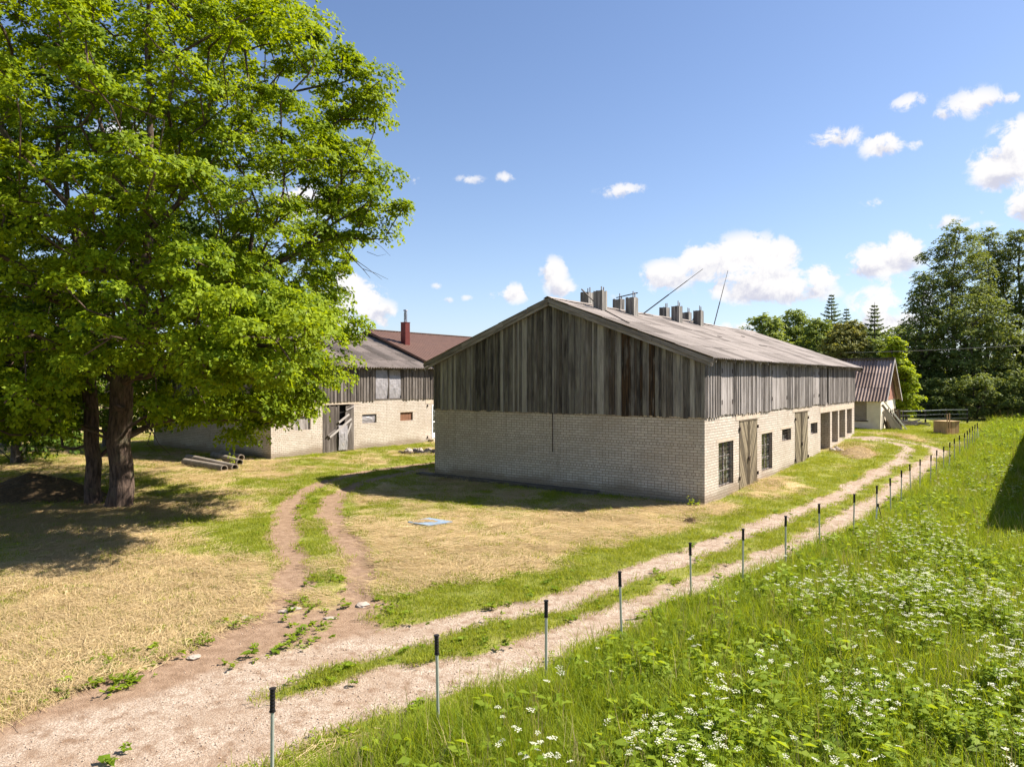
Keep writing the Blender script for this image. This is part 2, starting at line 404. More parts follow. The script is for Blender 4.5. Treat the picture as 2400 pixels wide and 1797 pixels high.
def mat_roof(name, c_light, c_dark, moss=(.10, .085, .05), mossy=.5, streak=.5, spots=None):
    m, t, b = material(name); uv = uvnode(t); tint = t.attr('tint')
    big = t.noise(uv, .5, 5, .6); med = t.noise(uv, 4.5, 5, .65); fine = t.noise(uv, 45, 3, .6)
    st = t.noise(t.scale(uv, 5.5, .25, 1), 1, 4, .6)
    f = t.m('ADD', t.m('MULTIPLY', tint, .5), t.m('MULTIPLY', st, streak)); f = t.m('ADD', f, t.m('MULTIPLY', t.m('SUBTRACT', big, .5), .8))
    f = t.m('ADD', f, t.m('MULTIPLY', t.m('SUBTRACT', fine, .5), .5))
    col = t.mix(t.sstep(f, .15, .85), c_dark, c_light)
    col = t.mix(t.m('MULTIPLY', t.sstep(med, .52, .72), mossy), col, moss)
    if spots: col = t.mix(t.m('MULTIPLY', t.sstep(t.noise(uv, 9, 4, .7), .62, .68), .85), col, spots)
    t.put(b.inputs['Base Color'], col); b.inputs['Roughness'].default_value = .95
    bump(t, b, t.m('ADD', fine, med), .35, .01)
    return m

def mat_leaf(name, dark, light, trans=.35, rough=.62, per_inst=False):
    m, t, b = material(name); tint = t.attr('tint')
    if per_inst:
        oi = t.new('ShaderNodeObjectInfo').outputs['Random']
        tint = t.m('ADD', t.m('MULTIPLY', tint, .65), t.m('MULTIPLY', oi, .35))
    col = t.ramp(tint, [(0, dark), (1, light)])
    t.put(b.inputs['Base Color'], col); b.inputs['Roughness'].default_value = rough
    try: b.inputs['Specular IOR Level'].default_value = .16
    except Exception: pass
    tr = t.new('ShaderNodeBsdfTranslucent'); t.put(tr.inputs[0], t.mix(1.0, col, (1.5, 1.35, .55), 'MULTIPLY'))
    ms = t.new('ShaderNodeMixShader'); ms.inputs[0].default_value = trans
    t.l.new(b.outputs[0], ms.inputs[1]); t.l.new(tr.outputs[0], ms.inputs[2])
    t.l.new(ms.outputs[0], t.n['Material Output'].inputs[0])
    return m

def mat_bark(name, c1, c2):
    m, t, b = material(name); uv = uvnode(t)
    n = t.noise(t.scale(uv, 11, 2.2, 1), 1, 6, .7); big = t.noise(uv, 1.3, 4)
    col = t.mix(t.sstep(n, .35, .65), c2, c1); col = t.mix(t.m('MULTIPLY', t.sstep(big, .5, .7), .4), col, (.13, .13, .07))
    t.put(b.inputs['Base Color'], col); b.inputs['Roughness'].default_value = .95
    bump(t, b, n, 1.0, .05)
    return m

def mat_ground():
    m, t, b = material('ground_soil_and_grass'); p = objco(t)
    tr, gr, st, md = t.attr('track'), t.attr('gravel'), t.attr('straw'), t.attr('meadow')
    n1 = t.noise(p, .8, 6, .6); n2 = t.noise(p, 5, 5, .65); n3 = t.noise(p, 30, 4, .7); n4 = t.noise(p, 90, 2, .6)
    strands = t.noise(t.scale(p, 9, 26, 1), 1, 4, .7, dist=1.4); strands2 = t.noise(t.scale(p, 30, 8, 1), 1, 4, .7, dist=1.4)
    sd = t.m('MAXIMUM', strands, strands2)
    green = t.mix(t.sstep(n2, .3, .7), (.15, .175, .026), (.29, .29, .06)); green = t.mix(t.sstep(n3, .5, .8), green, (.09, .11, .02))
    green = t.mix(t.m('MULTIPLY', t.sstep(n1, .45, .7), .5), green, (.36, .31, .10))
    straw = t.ramp(sd, [(.34, (.16, .115, .04)), (.50, (.40, .295, .13)), (.66, (.66, .51, .28))])
    straw = t.mix(t.m('MULTIPLY', t.sstep(n2, .48, .68), .6), straw, (.32, .28, .08))
    lawn = t.mix(t.sstep(t.m('ADD', st, t.m('MULTIPLY', t.m('SUBTRACT', n3, .5), .7)), .25, .75), green, straw)
    lawn = t.mix(md, lawn, t.mix(n2, (.035, .045, .012), (.10, .12, .03)))
    dirt = t.mix(t.sstep(n2, .3, .75), (.23, .145, .09), (.36, .245, .165)); dirt = t.mix(t.m('MULTIPLY', t.sstep(n3, .5, .8), .5), dirt, (.15, .095, .06))
    vor = t.new('ShaderNodeTexVoronoi'); t.put(vor.inputs['Vector'], p); vor.inputs['Scale'].default_value = 60
    bw = t.new('ShaderNodeRGBToBW'); t.put(bw.inputs[0], vor.outputs['Color'])
    grav = t.ramp(bw.outputs[0], [(.15, (.28, .205, .148)), (.5, (.41, .318, .245)), (.85, (.56, .465, .375))])
    grav = t.mix(t.m('MULTIPLY', t.sstep(n1, .45, .65), .55), grav, (.31, .215, .145))
    trackc = t.mix(t.m('MULTIPLY', gr, t.sstep(n2, .25, .6)), dirt, grav)
    tf = t.sstep(t.m('ADD', tr, t.m('MULTIPLY', t.m('SUBTRACT', n3, .5), .5)), .32, .62)
    t.put(b.inputs['Base Color'], t.mix(tf, lawn, trackc)); b.inputs['Roughness'].default_value = .95
    h = t.m('ADD', t.m('MULTIPLY', sd, .6), t.m('ADD', n3, t.m('MULTIPLY', n4, .4)))
    bump(t, b, h, .8, .035)
    return m

M = {}
M['ground'] = mat_ground()
M['brick'] = mat_brick('cream_brick')
M['wood'] = mat_wood('weathered_board', dark=(.038, .033, .031), mid=(.155, .141, .128), light=(.37, .345, .315), green=.16)
M['wood_side'] = mat_wood('sunlit_board', dark=(.06, .05, .045), mid=(.20, .175, .16), light=(.44, .40, .38))  # lighter copy of the boards; sun on the long wall is painted in
M['wood_dark'] = mat_wood('dark_board', dark=(.03, .025, .022), mid=(.10, .082, .07), light=(.24, .21, .19))
M['wood_door'] = mat_wood('door_board', dark=(.06, .05, .035), mid=(.135, .103, .064), light=(.31, .255, .17))
M['wood_new'] = mat_wood('fresh_board', dark=(.16, .09, .045), mid=(.40, .25, .13), light=(.55, .38, .21))
M['roof1'] = mat_roof('grey_fibre_cement', (.335, .29, .262), (.145, .122, .108), mossy=.35, streak=.7)
M['roof2'] = mat_roof('mossy_fibre_cement', (.36, .30, .265), (.15, .125, .11), mossy=.7, spots=(.45, .40, .34))
M['roof3'] = mat_roof('reddish_fibre_cement', (.43, .325, .27), (.22, .155, .125), mossy=.35)
M['roof_metal'] = mat_plain('brown_metal_roof', (.14, .078, .058), (.115, .065, .05), .6, 0., 2, .05)
M['concrete'] = mat_plain('old_concrete', (.31, .26, .215), (.19, .16, .13), .95, 0., 3, .4)
M['shaded_concrete'] = mat_plain('concrete_in_shade', (.15, .125, .10), (.09, .075, .06), .95, 0., 3, .4)  # concrete darkened so the gable shade on the plinth is painted in
M['lintel'] = mat_plain('lintel_concrete', (.56, .46, .36), (.44, .36, .28), .95, 0., 3, .2)
M['plaster'] = mat_plain('cream_plaster', (.78, .70, .58), (.66, .58, .46), .95, 0., 1.6, .25)
M['iron'] = mat_plain('rusty_iron', (.085, .055, .042), (.05, .035, .03), .7, .3, 20, .2)
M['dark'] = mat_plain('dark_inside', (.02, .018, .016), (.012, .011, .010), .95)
M['glass'] = None
M['red_metal'] = mat_plain('red_metal_cladding', (.19, .05, .042), (.16, .042, .036), .45, 0., 2, .0)
M['steel'] = mat_plain('stainless_steel', (.42, .42, .44), (.32, .32, .34), .32, .8, 6, .0)
M['alu'] = mat_plain('dull_aluminium', (.50, .51, .46), (.42, .43, .38), .45, .35, 8, .0)
M['black'] = mat_plain('black_plastic', (.022, .018, .018), (.015, .012, .012), .5, 0., 9, .1)
M['white'] = mat_plain('white_plastic', (.80, .80, .80), (.74, .74, .74), .4, 0., 3, .0)
M['film'] = mat_plain('grey_plastic_film', (.34, .32, .33), (.25, .235, .245), .35, 0., 2.5, .3)
M['fibre'] = mat_plain('brown_hardboard', (.24, .115, .065), (.18, .085, .05), .8, 0., 4, .1)
M['pink'] = mat_plain('faded_red_boarding', (.42, .20, .15), (.35, .165, .125), .9, 0., 4, .1)
M['blue'] = mat_plain('blue_paint', (.17, .27, .42), (.24, .30, .36), .7, 0., 5, .1)
M['soil'] = mat_plain('dead_brown_grass', (.13, .085, .045), (.06, .04, .022), .95, 0., 9, .8)
M['hay'] = mat_plain('matted_hay', (.36, .26, .13), (.16, .105, .05), .95, 0., 11, .8)
M['stone'] = mat_plain('field_stone', (.45, .37, .31), (.30, .25, .21), .9, 0., 5, .4)
M['cable'] = mat_plain('grey_cable', (.30, .29, .28), (.22, .21, .20), .6)
M['tape'] = mat_plain('white_tape', (.62, .62, .62), (.5, .5, .5), .6)
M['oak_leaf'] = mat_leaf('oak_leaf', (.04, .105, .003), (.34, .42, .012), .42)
M['oak_leaf2'] = mat_leaf('shaded_oak_leaf', (.03, .065, .006), (.10, .165, .014), .36)  # darker copy of the oak leaf; heavy shade of the left crowns painted in
M['birch_leaf'] = mat_leaf('pale_birch_leaf', (.10, .145, .035), (.21, .25, .08), .35)
M['aspen_leaf'] = mat_leaf('aspen_leaf', (.065, .105, .022), (.27, .32, .085), .38)
M['far_leaf'] = mat_leaf('far_tree_leaf', (.10, .16, .03), (.30, .36, .09), .38)
M['lime_leaf'] = mat_leaf('lime_green_leaf', (.16, .25, .012), (.40, .47, .035), .48)
M['pine_leaf'] = mat_leaf('olive_pine_needle', (.13, .15, .03), (.36, .35, .11), .32)
M['spruce_leaf'] = mat_leaf('spruce_needle', (.05, .09, .026), (.20, .25, .07), .26)
M['grass'] = mat_leaf('meadow_grass', (.10, .175, .008), (.34, .39, .032), .45, per_inst=True)
M['weed'] = mat_leaf('weed_leaf', (.075, .15, .008), (.31, .39, .035), .44, per_inst=True)
M['lawn'] = mat_leaf('lawn_blade', (.13, .19, .014), (.37, .39, .05), .42, per_inst=True)
M['straw'] = mat_leaf('dry_straw', (.27, .19, .085), (.74, .58, .34), .15, .6, per_inst=True)
M['umbel'] = mat_leaf('white_umbel', (.46, .46, .34), (.68, .68, .54), .25, .7)
M['bark'] = mat_bark('oak_bark', (.155, .105, .08), (.045, .03, .024))
M['bark2'] = mat_bark('grey_bark', (.17, .145, .12), (.06, .05, .042))
def glass():
    m, t, b = material('glass_painted_reflections')
    n = t.noise(objco(t), 4, 4, .7); t.put(b.inputs['Base Color'], t.mix(t.sstep(n, .45, .72), (.02, .024, .02), (.30, .31, .29)))  # pale patches paint reflections and curtains into the pane colour
    b.inputs['Roughness'].default_value = .12
    try: b.inputs['Specular IOR Level'].default_value = .6
    except Exception: pass
    return m
M['glass'] = glass()

# ------------------------------------------------------------------ ground and tracks
def axis(segs):
    out = []
    for a, b, st in segs: out += list(np.arange(a, b - 1e-6, st))
    return np.array(out + [segs[-1][1]])
def build_ground():
    xs = axis([(-900, -300, 120), (-300, -100, 25), (-100, -40, 5), (-40, -20, .8), (-20, -12, .2), (-12, 14, .11), (14, 30, .16), (30, 60, .8), (60, 120, 5), (120, 300, 25), (300, 900, 120)])
    ys = axis([(-300, -60, 40), (-60, -12, 6), (-12, 4, .8), (4, 17, .10), (17, 32, .14), (32, 55, .25), (55, 90, 1.2), (90, 200, 10), (200, 1200, 100)])
    X, Y = np.meshgrid(xs, ys); nx, ny = len(xs), len(ys)
    tr, gr, st, md = masks(X.ravel(), Y.ravel())
    Z = gz(X.ravel(), Y.ravel()) - .035 * tr
    Z = Z + .012 * (fbm(X.ravel() * 3.5, Y.ravel() * 3.5, 77, 3) - .5) * (1 - .4 * tr)
    V = np.stack([X.ravel(), Y.ravel(), Z], 1)
    i = np.arange(ny - 1)[:, None] * nx + np.arange(nx - 1)[None, :]
    Q = np.stack([i, i + 1, i + nx + 1, i + nx], -1).reshape(-1, 4)
    ft = tr[Q].mean(1)
    for name, sel in (('ground', ft <= .5), ('dirt_track', ft > .5)):
        q = Q[sel]; used, inv = np.unique(q, return_inverse=True)
        me = np_mesh(name, V[used], inv.reshape(-1, 4), smooth=True)
        for nm, a in (('track', tr), ('gravel', gr), ('straw', st), ('meadow', md)):
            at = me.attributes.new(nm, 'FLOAT', 'POINT'); at.data.foreach_set('value', a[used].astype(np.float32))
        tag(link_mesh(name, me, M['ground']), kind='structure')
build_ground()

# ------------------------------------------------------------------ building parts (local frame: x along the barn, y across, z up; visible long wall at y = 0, gable at x = 0)
def wall_with_holes(mb, P, U, N, length, height, holes, thick=.3, z0=-.6, uoff=0.):
    """wall from point P along unit U, outside normal N; holes = (u0,u1,z0,z1)"""
    us = sorted({0., length, *[h[0] for h in holes], *[h[1] for h in holes]}); zs = sorted({z0, height, *[h[2] for h in holes], *[h[3] for h in holes]})
    P, U, N = Vector(P), Vector(U), Vector(N); Zv = Vector((0, 0, 1))
    solid = {}
    for i in range(len(us) - 1):
        for j in range(len(zs) - 1):
            cu, cz = (us[i] + us[i + 1]) / 2, (zs[j] + zs[j + 1]) / 2
            solid[i, j] = not any(h[0] < cu < h[1] and h[2] < cz < h[3] for h in holes)
    pt = lambda u, z, d: P + U * u + Zv * z - N * d
    flip = U.cross(Zv).dot(N) < 0
    def face(pts, uv):
        if flip: pts = pts[::-1]; uv = uv[::-1]
        mb.face(pts, uv)
    for (i, j), sld in solid.items():
        u0, u1, a, b = us[i], us[i + 1], zs[j], zs[j + 1]
        if sld:
            uv = [(u0 + uoff, a), (u1 + uoff, a), (u1 + uoff, b), (u0 + uoff, b)]
            face([pt(u0, a, 0), pt(u1, a, 0), pt(u1, b, 0), pt(u0, b, 0)], uv)
            face([pt(u1, a, thick), pt(u0, a, thick), pt(u0, b, thick), pt(u1, b, thick)], uv)
        else:
            if solid.get((i - 1, j)): face([pt(u0, a, 0), pt(u0, a, thick), pt(u0, b, thick), pt(u0, b, 0)], [(0, a), (thick, a), (thick, b), (0, b)])
            if solid.get((i + 1, j)): face([pt(u1, a, thick), pt(u1, a, 0), pt(u1, b, 0), pt(u1, b, thick)], [(thick, a), (0, a), (0, b), (thick, b)])
            if solid.get((i, j - 1)): face([pt(u0, a, 0), pt(u1, a, 0), pt(u1, a, thick), pt(u0, a, thick)], [(u0, 0), (u1, 0), (u1, thick), (u0, thick)])
            if solid.get((i, j + 1)): face([pt(u0, b, thick), pt(u1, b, thick), pt(u1, b, 0), pt(u0, b, 0)], [(u0, thick), (u1, thick), (u1, 0), (u0, 0)])

def board_row(mb, P, U, N, u0, u1, zlo, zhi, wide=.15, cover=True, tintf=None, stainf=None, gaps=()):
    """vertical weathered boards nailed in two layers; zhi, zlo are functions of u"""
    P, U, N = Vector(P), Vector(U), Vector(N); Zv = Vector((0, 0, 1))
    u = u0; lay = 0
    while u < u1 - .01:
        w = min(wide * random.uniform(.75, 1.25), u1 - u)
        if not any(a < u + w / 2 < b for a, b in gaps):
            t = .022; dd = .004 if lay % 2 == 0 else .034
            dd += random.uniform(0, .006)
            lo = zlo(u + w / 2) + random.uniform(-.035, .025)
            ext = .012 if lay % 2 else .0
            za, zb = zhi(u), zhi(u + w)
            hi = min(za, zb) if abs(za - zb) < .001 else None
            lean = random.uniform(-.006, .006)
            a = P + U * (u - ext) + N * dd; b = P + U * (u + w - .004 + ext) + N * dd
            tn = tintf(u) if tintf else random.uniform(.1, .9); sn = stainf(u) if stainf else 0.
            z1 = (hi if hi is not None else za); z2 = (hi if hi is not None else zb)
            q0 = a + Zv * lo; q1 = b + Zv * (lo + random.uniform(-.008, .008)); q2 = b + Zv * z2 + U * lean; q3 = a + Zv * z1 + U * lean
            uo, vo = random.random() * 60, random.random() * 60
            o = N * t
            f0, f1, f2, f3 = q0 + o, q1 + o, q2 + o, q3 + o
            flip = U.cross(Zv).dot(N) < 0
            def fc(pts, uv):
                mb.face(pts[::-1] if flip else pts, uv[::-1] if flip else uv, tn, sn)
            L1, L2 = z1 - lo, z2 - lo
            fc([f0, f1, f2, f3], [(uo, vo), (uo + w, vo), (uo + w, vo + L2), (uo, vo + L1)])
            fc([q0, f0, f3, q3], [(uo - t, vo), (uo, vo), (uo, vo + L1), (uo - t, vo + L1)])
            fc([f1, q1, q2, f2], [(uo + w, vo), (uo + w + t, vo), (uo + w + t, vo + L2), (uo + w, vo + L2)])
            fc([q0, q1, f1, f0], [(uo, vo), (uo + w, vo), (uo + w, vo + t), (uo, vo + t)])
            fc([q1, q0, q3, q2], [(uo + w, vo), (uo, vo), (uo, vo + L1), (uo + w, vo + L2)])
        u += w; lay += 1

def corrugated(mb, P, U, V, length, slope_len, pitch=.177, amp=.024, sheet=1.55, sheet_w=1.06, sag=.03, seed=0, wob=.006):
    """wavy sheets laid in overlapping courses; P lower corner at the eave, U along, V up the slope"""
    P, U, V = Vector(P), Vector(U), Vector(V).normalized(); N = U.cross(V).normalized()
    if N.z < 0: N = -N
    ncol = int(length / pitch * 6); us = np.linspace(0, length, ncol + 1)
    rows = max(1, math.ceil(slope_len / sheet)); rs = random.Random(seed)
    flip = U.cross(V).z < 0
    for r in range(rows):
        v0 = max(0, r * sheet - (.12 if r else 0)); v1 = min(slope_len, (r + 1) * sheet)
        tints = {}
        A, B, Bt = [], [], []
        for u in us:
            k = int(u / sheet_w)
            if k not in tints: tints[k] = (rs.random(), rs.uniform(-wob, wob), rs.uniform(-wob, wob) * 2)
            h = amp * math.cos(2 * math.pi * u / pitch)
            s0 = sag * (math.sin(u * .55 + seed) + .6 * math.sin(u * 1.3 + 2 * seed)) * .5
            lo = P + U * u + V * (v0 + tints[k][2]) + N * (h + .018 + tints[k][1] + s0 * (v0 / slope_len))
            hi = P + U * u + V * v1 + N * (h + tints[k][1] * .3 + s0 * (v1 / slope_len))
            A.append(lo); B.append(hi); Bt.append(lo - N * .012)
        for c in range(ncol):
            tn = tints[int(us[c] / sheet_w)][0]
            f = [A[c], A[c + 1], B[c + 1], B[c]]; uv = [(us[c], v0), (us[c + 1], v0), (us[c + 1], v1), (us[c], v1)]
            mb.face(f[::-1] if flip else f, uv[::-1] if flip else uv, tn)
            g = [Bt[c], Bt[c + 1], A[c + 1], A[c]]
            mb.face(g[::-1] if flip else g, [(us[c], v0 - .02), (us[c + 1], v0 - .02), (us[c + 1], v0), (us[c], v0)], tn * .5)

def gable_roof(root, x0, x1, W_, eave, ridge, ov, mat, name='roof', seed=0, pitch=.177, both=True, amp=.024):
    mb = MB(); mid = W_ / 2
    run = mid + ov; rise = ridge - eave; sl = math.hypot(run, rise)
    corrugated(mb, (x0, -ov, eave), (1, 0, 0), (0, run, rise), x1 - x0, sl, pitch, amp, seed=seed)
    corrugated(mb, (x0, W_ + ov, eave), (1, 0, 0), (0, -run, rise), x1 - x0, sl, pitch, amp, seed=seed + 5)
    ro = mb.build(name, mat, root, smooth=False)
    cp = MB()
    n = int((x1 - x0) / 1.1)
    for k in range(n):
        a = x0 + (x1 - x0) * k / n; b = x0 + (x1 - x0) * (k + 1) / n + .05
        dz = random.uniform(-.012, .012) + .03 * math.sin(a * .55 + seed) * .5
        prof = [(-.20, -.055), (-.10, .0), (0, .035), (.10, .0), (.20, -.055)]
        for (ya, za), (yb, zb) in zip(prof, prof[1:]):
            cp.face([(a, mid + ya, ridge + za + dz + .03), (b, mid + ya, ridge + za + dz + .036), (b, mid + yb, ridge + zb + dz + .036), (a, mid + yb, ridge + zb + dz + .03)][::-1],
                    [(a, 0), (b, 0), (b, .2), (a, .2)], random.random())
    cp.build('ridge_cap', mat, ro)
    return ro, (run, rise, sl)

def window_bars(root, u0, u1, z0, z1, depth=.10, nx=4, nz=9, frame_m=None, bars=True, parent_name='window'):
    w = MB(); fr = .05
    y = depth
    w.box((u0, y, z0), (u1 - u0, 0, 0), (0, .05, 0), (0, 0, fr)); w.box((u0, y, z1 - fr), (u1 - u0, 0, 0), (0, .05, 0), (0, 0, fr))
    w.box((u0, y, z0 + fr), (fr, 0, 0), (0, .05, 0), (0, 0, z1 - z0 - 2 * fr)); w.box((u1 - fr, y, z0 + fr), (fr, 0, 0), (0, .05, 0), (0, 0, z1 - z0 - 2 * fr))
    um = (u0 + u1) / 2; w.box((um - .025, y, z0 + fr), (.05, 0, 0), (0, .05, 0), (0, 0, z1 - z0 - 2 * fr))
    for k in (1, 2):
        zz = z0 + (z1 - z0) * k / 3
        if z1 - z0 > 1.2:
            w.box((u0 + fr, y + .005, zz), (um - .025 - u0 - fr, 0, 0), (0, .04, 0), (0, 0, .035)); w.box((um + .025, y + .005, zz), (u1 - fr - um - .025, 0, 0), (0, .04, 0), (0, 0, .035))
    wo = w.build(parent_name, M['wood_side'], root)
    g = MB(); g.box((u0 + .02, y + .02, z0 + .02), (u1 - u0 - .04, 0, 0), (0, .008, 0), (0, 0, z1 - z0 - .04)); g.build('pane', M['glass'], wo)
    if bars:
        b = MB()
        for k in range(nx + 1):
            u = u0 + .03 + (u1 - u0 - .06) * k / nx; b.bar((u, .02, z0 + .01), (u, .02, z1 - .01), .014)
        for k in range(nz + 1):
            z = z0 + .03 + (z1 - z0 - .06) * k / nz; b.bar((u0 + .01, .036, z), (u1 - .01, .036, z), .012)
        b.build('grille', M['iron'], wo)
    return wo

def plank_door(root, u0, u1, z0, z1, chevron=True, mats='wood_door'):
    """double door with boards slanting to the middle"""
    um = (u0 + u1) / 2
    for side, (a, b) in enumerate(((u0, um - .008), (um + .008, u1))):
        mb = MB(); y0 = -.012 if side == 0 else -.03
        # leaf backing and slanted boards clipped to the leaf
        n = int((z1 - z0 + (b - a) * 2) / .11)
        sgn = -1 if side == 0 else 1
        slope = 1.9
        for k in range(-int((b - a) * slope / .15) - 1, n + 6):
            zc = z0 + k * .15
            # board between lines z = zc + slope*(u-a)*sgn ...
            def zl(u, off): return zc + off + (slope * (u - a) if sgn > 0 else slope * (b - u))
            us = np.linspace(a, b, 9)
            lo = [min(max(zl(u, 0), z0), z1) for u in us]; hi = [min(max(zl(u, .138), z0), z1) for u in us]
            tn = random.choice((.05, .2, .5, .75, .98)); uo = random.random() * 40
            dy = random.uniform(0, .006)
            for i in range(8):
                if hi[i] - lo[i] < 1e-4 and hi[i + 1] - lo[i + 1] < 1e-4: continue
                L = lambda i: (us[i] - a) * math.hypot(1, slope)
                mb.face([(us[i], y0 - dy, lo[i]), (us[i + 1], y0 - dy, lo[i + 1]), (us[i + 1], y0 - dy, hi[i + 1]), (us[i], y0 - dy, hi[i])],
                        [(uo, L(i)), (uo, L(i + 1)), (uo + .07, L(i + 1)), (uo + .07, L(i))], tn)
        mb.box((a, y0 + .004, z0), (b - a, 0, 0), (0, .04, 0), (0, 0, z1 - z0), .05)
        mb.box((a, y0 - .022, z1 - .03), (b - a, 0, 0), (0, .02, 0), (0, 0, .03), .4)
        mb.box(((b - .07) if side == 0 else a, y0 - .02, z0 + .02), (.07, 0, 0), (0, .012, 0), (0, 0, z1 - z0 - .06), .35)
        d = mb.build('door', M[mats], root)
        h = MB(); uu = a - .05 if side == 0 else b - .03
        for zz in (z0 + (z1 - z0) * .16, z0 + (z1 - z0) * .86): h.box((uu, y0 - .05, zz), (.08, 0, 0), (0, .04, 0), (0, 0, .13)); h.cut()
        h.pieces('hinge', M['iron'], d)
    k = MB(); zz = z0 + (z1 - z0) * .45
    k.box((um - .10, -.075, zz), (.18, 0, 0), (0, .02, 0), (0, 0, .05)); k.box((um - .09, -.09, zz - .12), (.07, 0, 0), (0, .035, 0), (0, 0, .11))
    k.build('padlock', M['iron'], root)

def lx(px, c=C1):
    """distance along the long wall seen at this px column"""
    k = (px - CX) / F
    return (c[1] * k - c[0]) / (D2[0] - D2[1] * k)
def lz(px, py, c=C1):
    t = lx(px, c); Y = c[1] + D2[1] * t
    return CAMZ - (py - HY) * Y / F
def gy(px, c=C1):
    k = (px - CX) / F
    return (c[0] - c[1] * k) / (G2[1] * k - G2[0])

def barn_shell(root, L, holes, c, seed, side_gaps=(), roof_mat='roof1', stains=True, gable_detail=True, wide=.16, roof_x1=None, side_mat='wood_side', pitch=.177, amp=.024):
    th = .3
    mb = MB()
    wall_with_holes(mb, (0, 0, 0), (1, 0, 0), (0, -1, 0), L, BRICK, holes, th)
    wall_with_holes(mb, (0, 0, 0), (0, 1, 0), (-1, 0, 0), BW, BRICK, [], th - .01, uoff=-.13)
    wall_with_holes(mb, (0, BW, 0), (1, 0, 0), (0, 1, 0), L, BRICK, [], th)
    wall_with_holes(mb, (L, 0, 0), (0, 1, 0), (1, 0, 0), BW, BRICK, [], th - .01)
    mb.build('wall', M['brick'], root)
    fl = MB(); fl.box((th + .02, th + .02, BRICK - .12), (L - 2 * th - .04, 0, 0), (0, BW - 2 * th - .04, 0), (0, 0, .1), .4); fl.build('loft_floor', M['wood_dark'], root)
    top = lambda y: EAVE + .11 + (RIDGE - EAVE) * (1 - abs(y - BW / 2) / (BW / 2 + .4)) * 1.0 - .17
    lo = lambda u: BRICK - .07
    cl = MB()
    def stf(y):
        return random.choice((0, .3, 1., 1., .7)) if stains and 1.2 < y < 3.7 else (random.choice((0, 0, 0, .4)) if 9.5 < y < 11 else random.choice((0, 0, 0, 0, .35)))
    def tnf(y):
        base = .42 + .2 * math.sin(y * 1.7 + seed) + random.choice((-.3, -.18, -.05, .05, .18, .34)) + random.uniform(-.1, .1); return min(max(base, .05), .95)
    board_row(cl, (0, 0, 0), (0, 1, 0), (-1, 0, 0), -.02, BW + .02, lo, top, .125, tintf=tnf, stainf=stf)
    cl.build('gable_cladding', M['wood'], root)
    cb = MB(); board_row(cb, (L, 0, 0), (0, 1, 0), (1, 0, 0), -.02, BW + .02, lo, top, .22); cb.build('rear_cladding', M['wood'], root)
    u = .03
    for ga, gb in sorted(side_gaps) + [(L, L)]:
        sc_ = MB(); board_row(sc_, (0, 0, 0), (1, 0, 0), (0, -1, 0), u, ga, lo, lambda u: EAVE + .02, .125); sc_.build('side_cladding', M[side_mat], root); u = gb
    so = MB(); board_row(so, (0, BW, 0), (1, 0, 0), (0, 1, 0), .03, L, lo, lambda u: EAVE + .02, .2); so.build('back_cladding', M['wood'], root)
    x1 = L + .35 if roof_x1 is None else roof_x1
    ro, (run, rise, sl) = gable_roof(root, -.32, x1, BW, EAVE + .03, RIDGE, .42, M[roof_mat], seed=seed, pitch=pitch, amp=amp)
    # bargeboards on both gables, eave fascia, rafter ends
    for xx in (-.30, x1 - .03):
        bb = MB()
        for sgn in (0, 1):
            y0 = -.42 if sgn == 0 else BW + .42; y1 = BW / 2
            p = Vector((xx, y0, EAVE - .06)); q = Vector((xx, y1, RIDGE - .06))
            d = q - p; n = Vector((0, -d.z, d.y)).normalized()
            if n.z < 0: n = -n
            for k in range(3):
                a = p + d * (k / 3 + (.002 if k else 0)); b2 = d / 3
                bb.box(a - n * .09, (.028, 0, 0), n * .15, b2, random.uniform(.2, .6))
            bb.box(p + Vector((.03, 0, 0)) - n * .20, (.05, 0, 0), n * .10, d, .55); bb.cut()
        bb.pieces('bargeboard', M['wood_side' if xx < 0 else 'wood_dark'], ro)
    rf = MB()
    n = int(L / .95)
    for k in range(n + 1):
        x = .15 + (L - .3) * k / n
        for s in (0, 1):
            y0, y1 = (-.36, .2) if s == 0 else (BW + .36, BW - .2); sl_ = rise / run
            rf.bar((x, y0, EAVE - .05), (x, y1, EAVE - .05 + sl_ * abs(y1 - y0)), .06, .11, random.uniform(.3, .8)); rf.cut()
    rf.pieces('rafter_end', M['wood_side'], ro)
    return ro

def roof_z(y): return EAVE + .03 + (RIDGE - EAVE - .03) * (1 - abs(y - BW / 2) / (BW / 2 + .42))

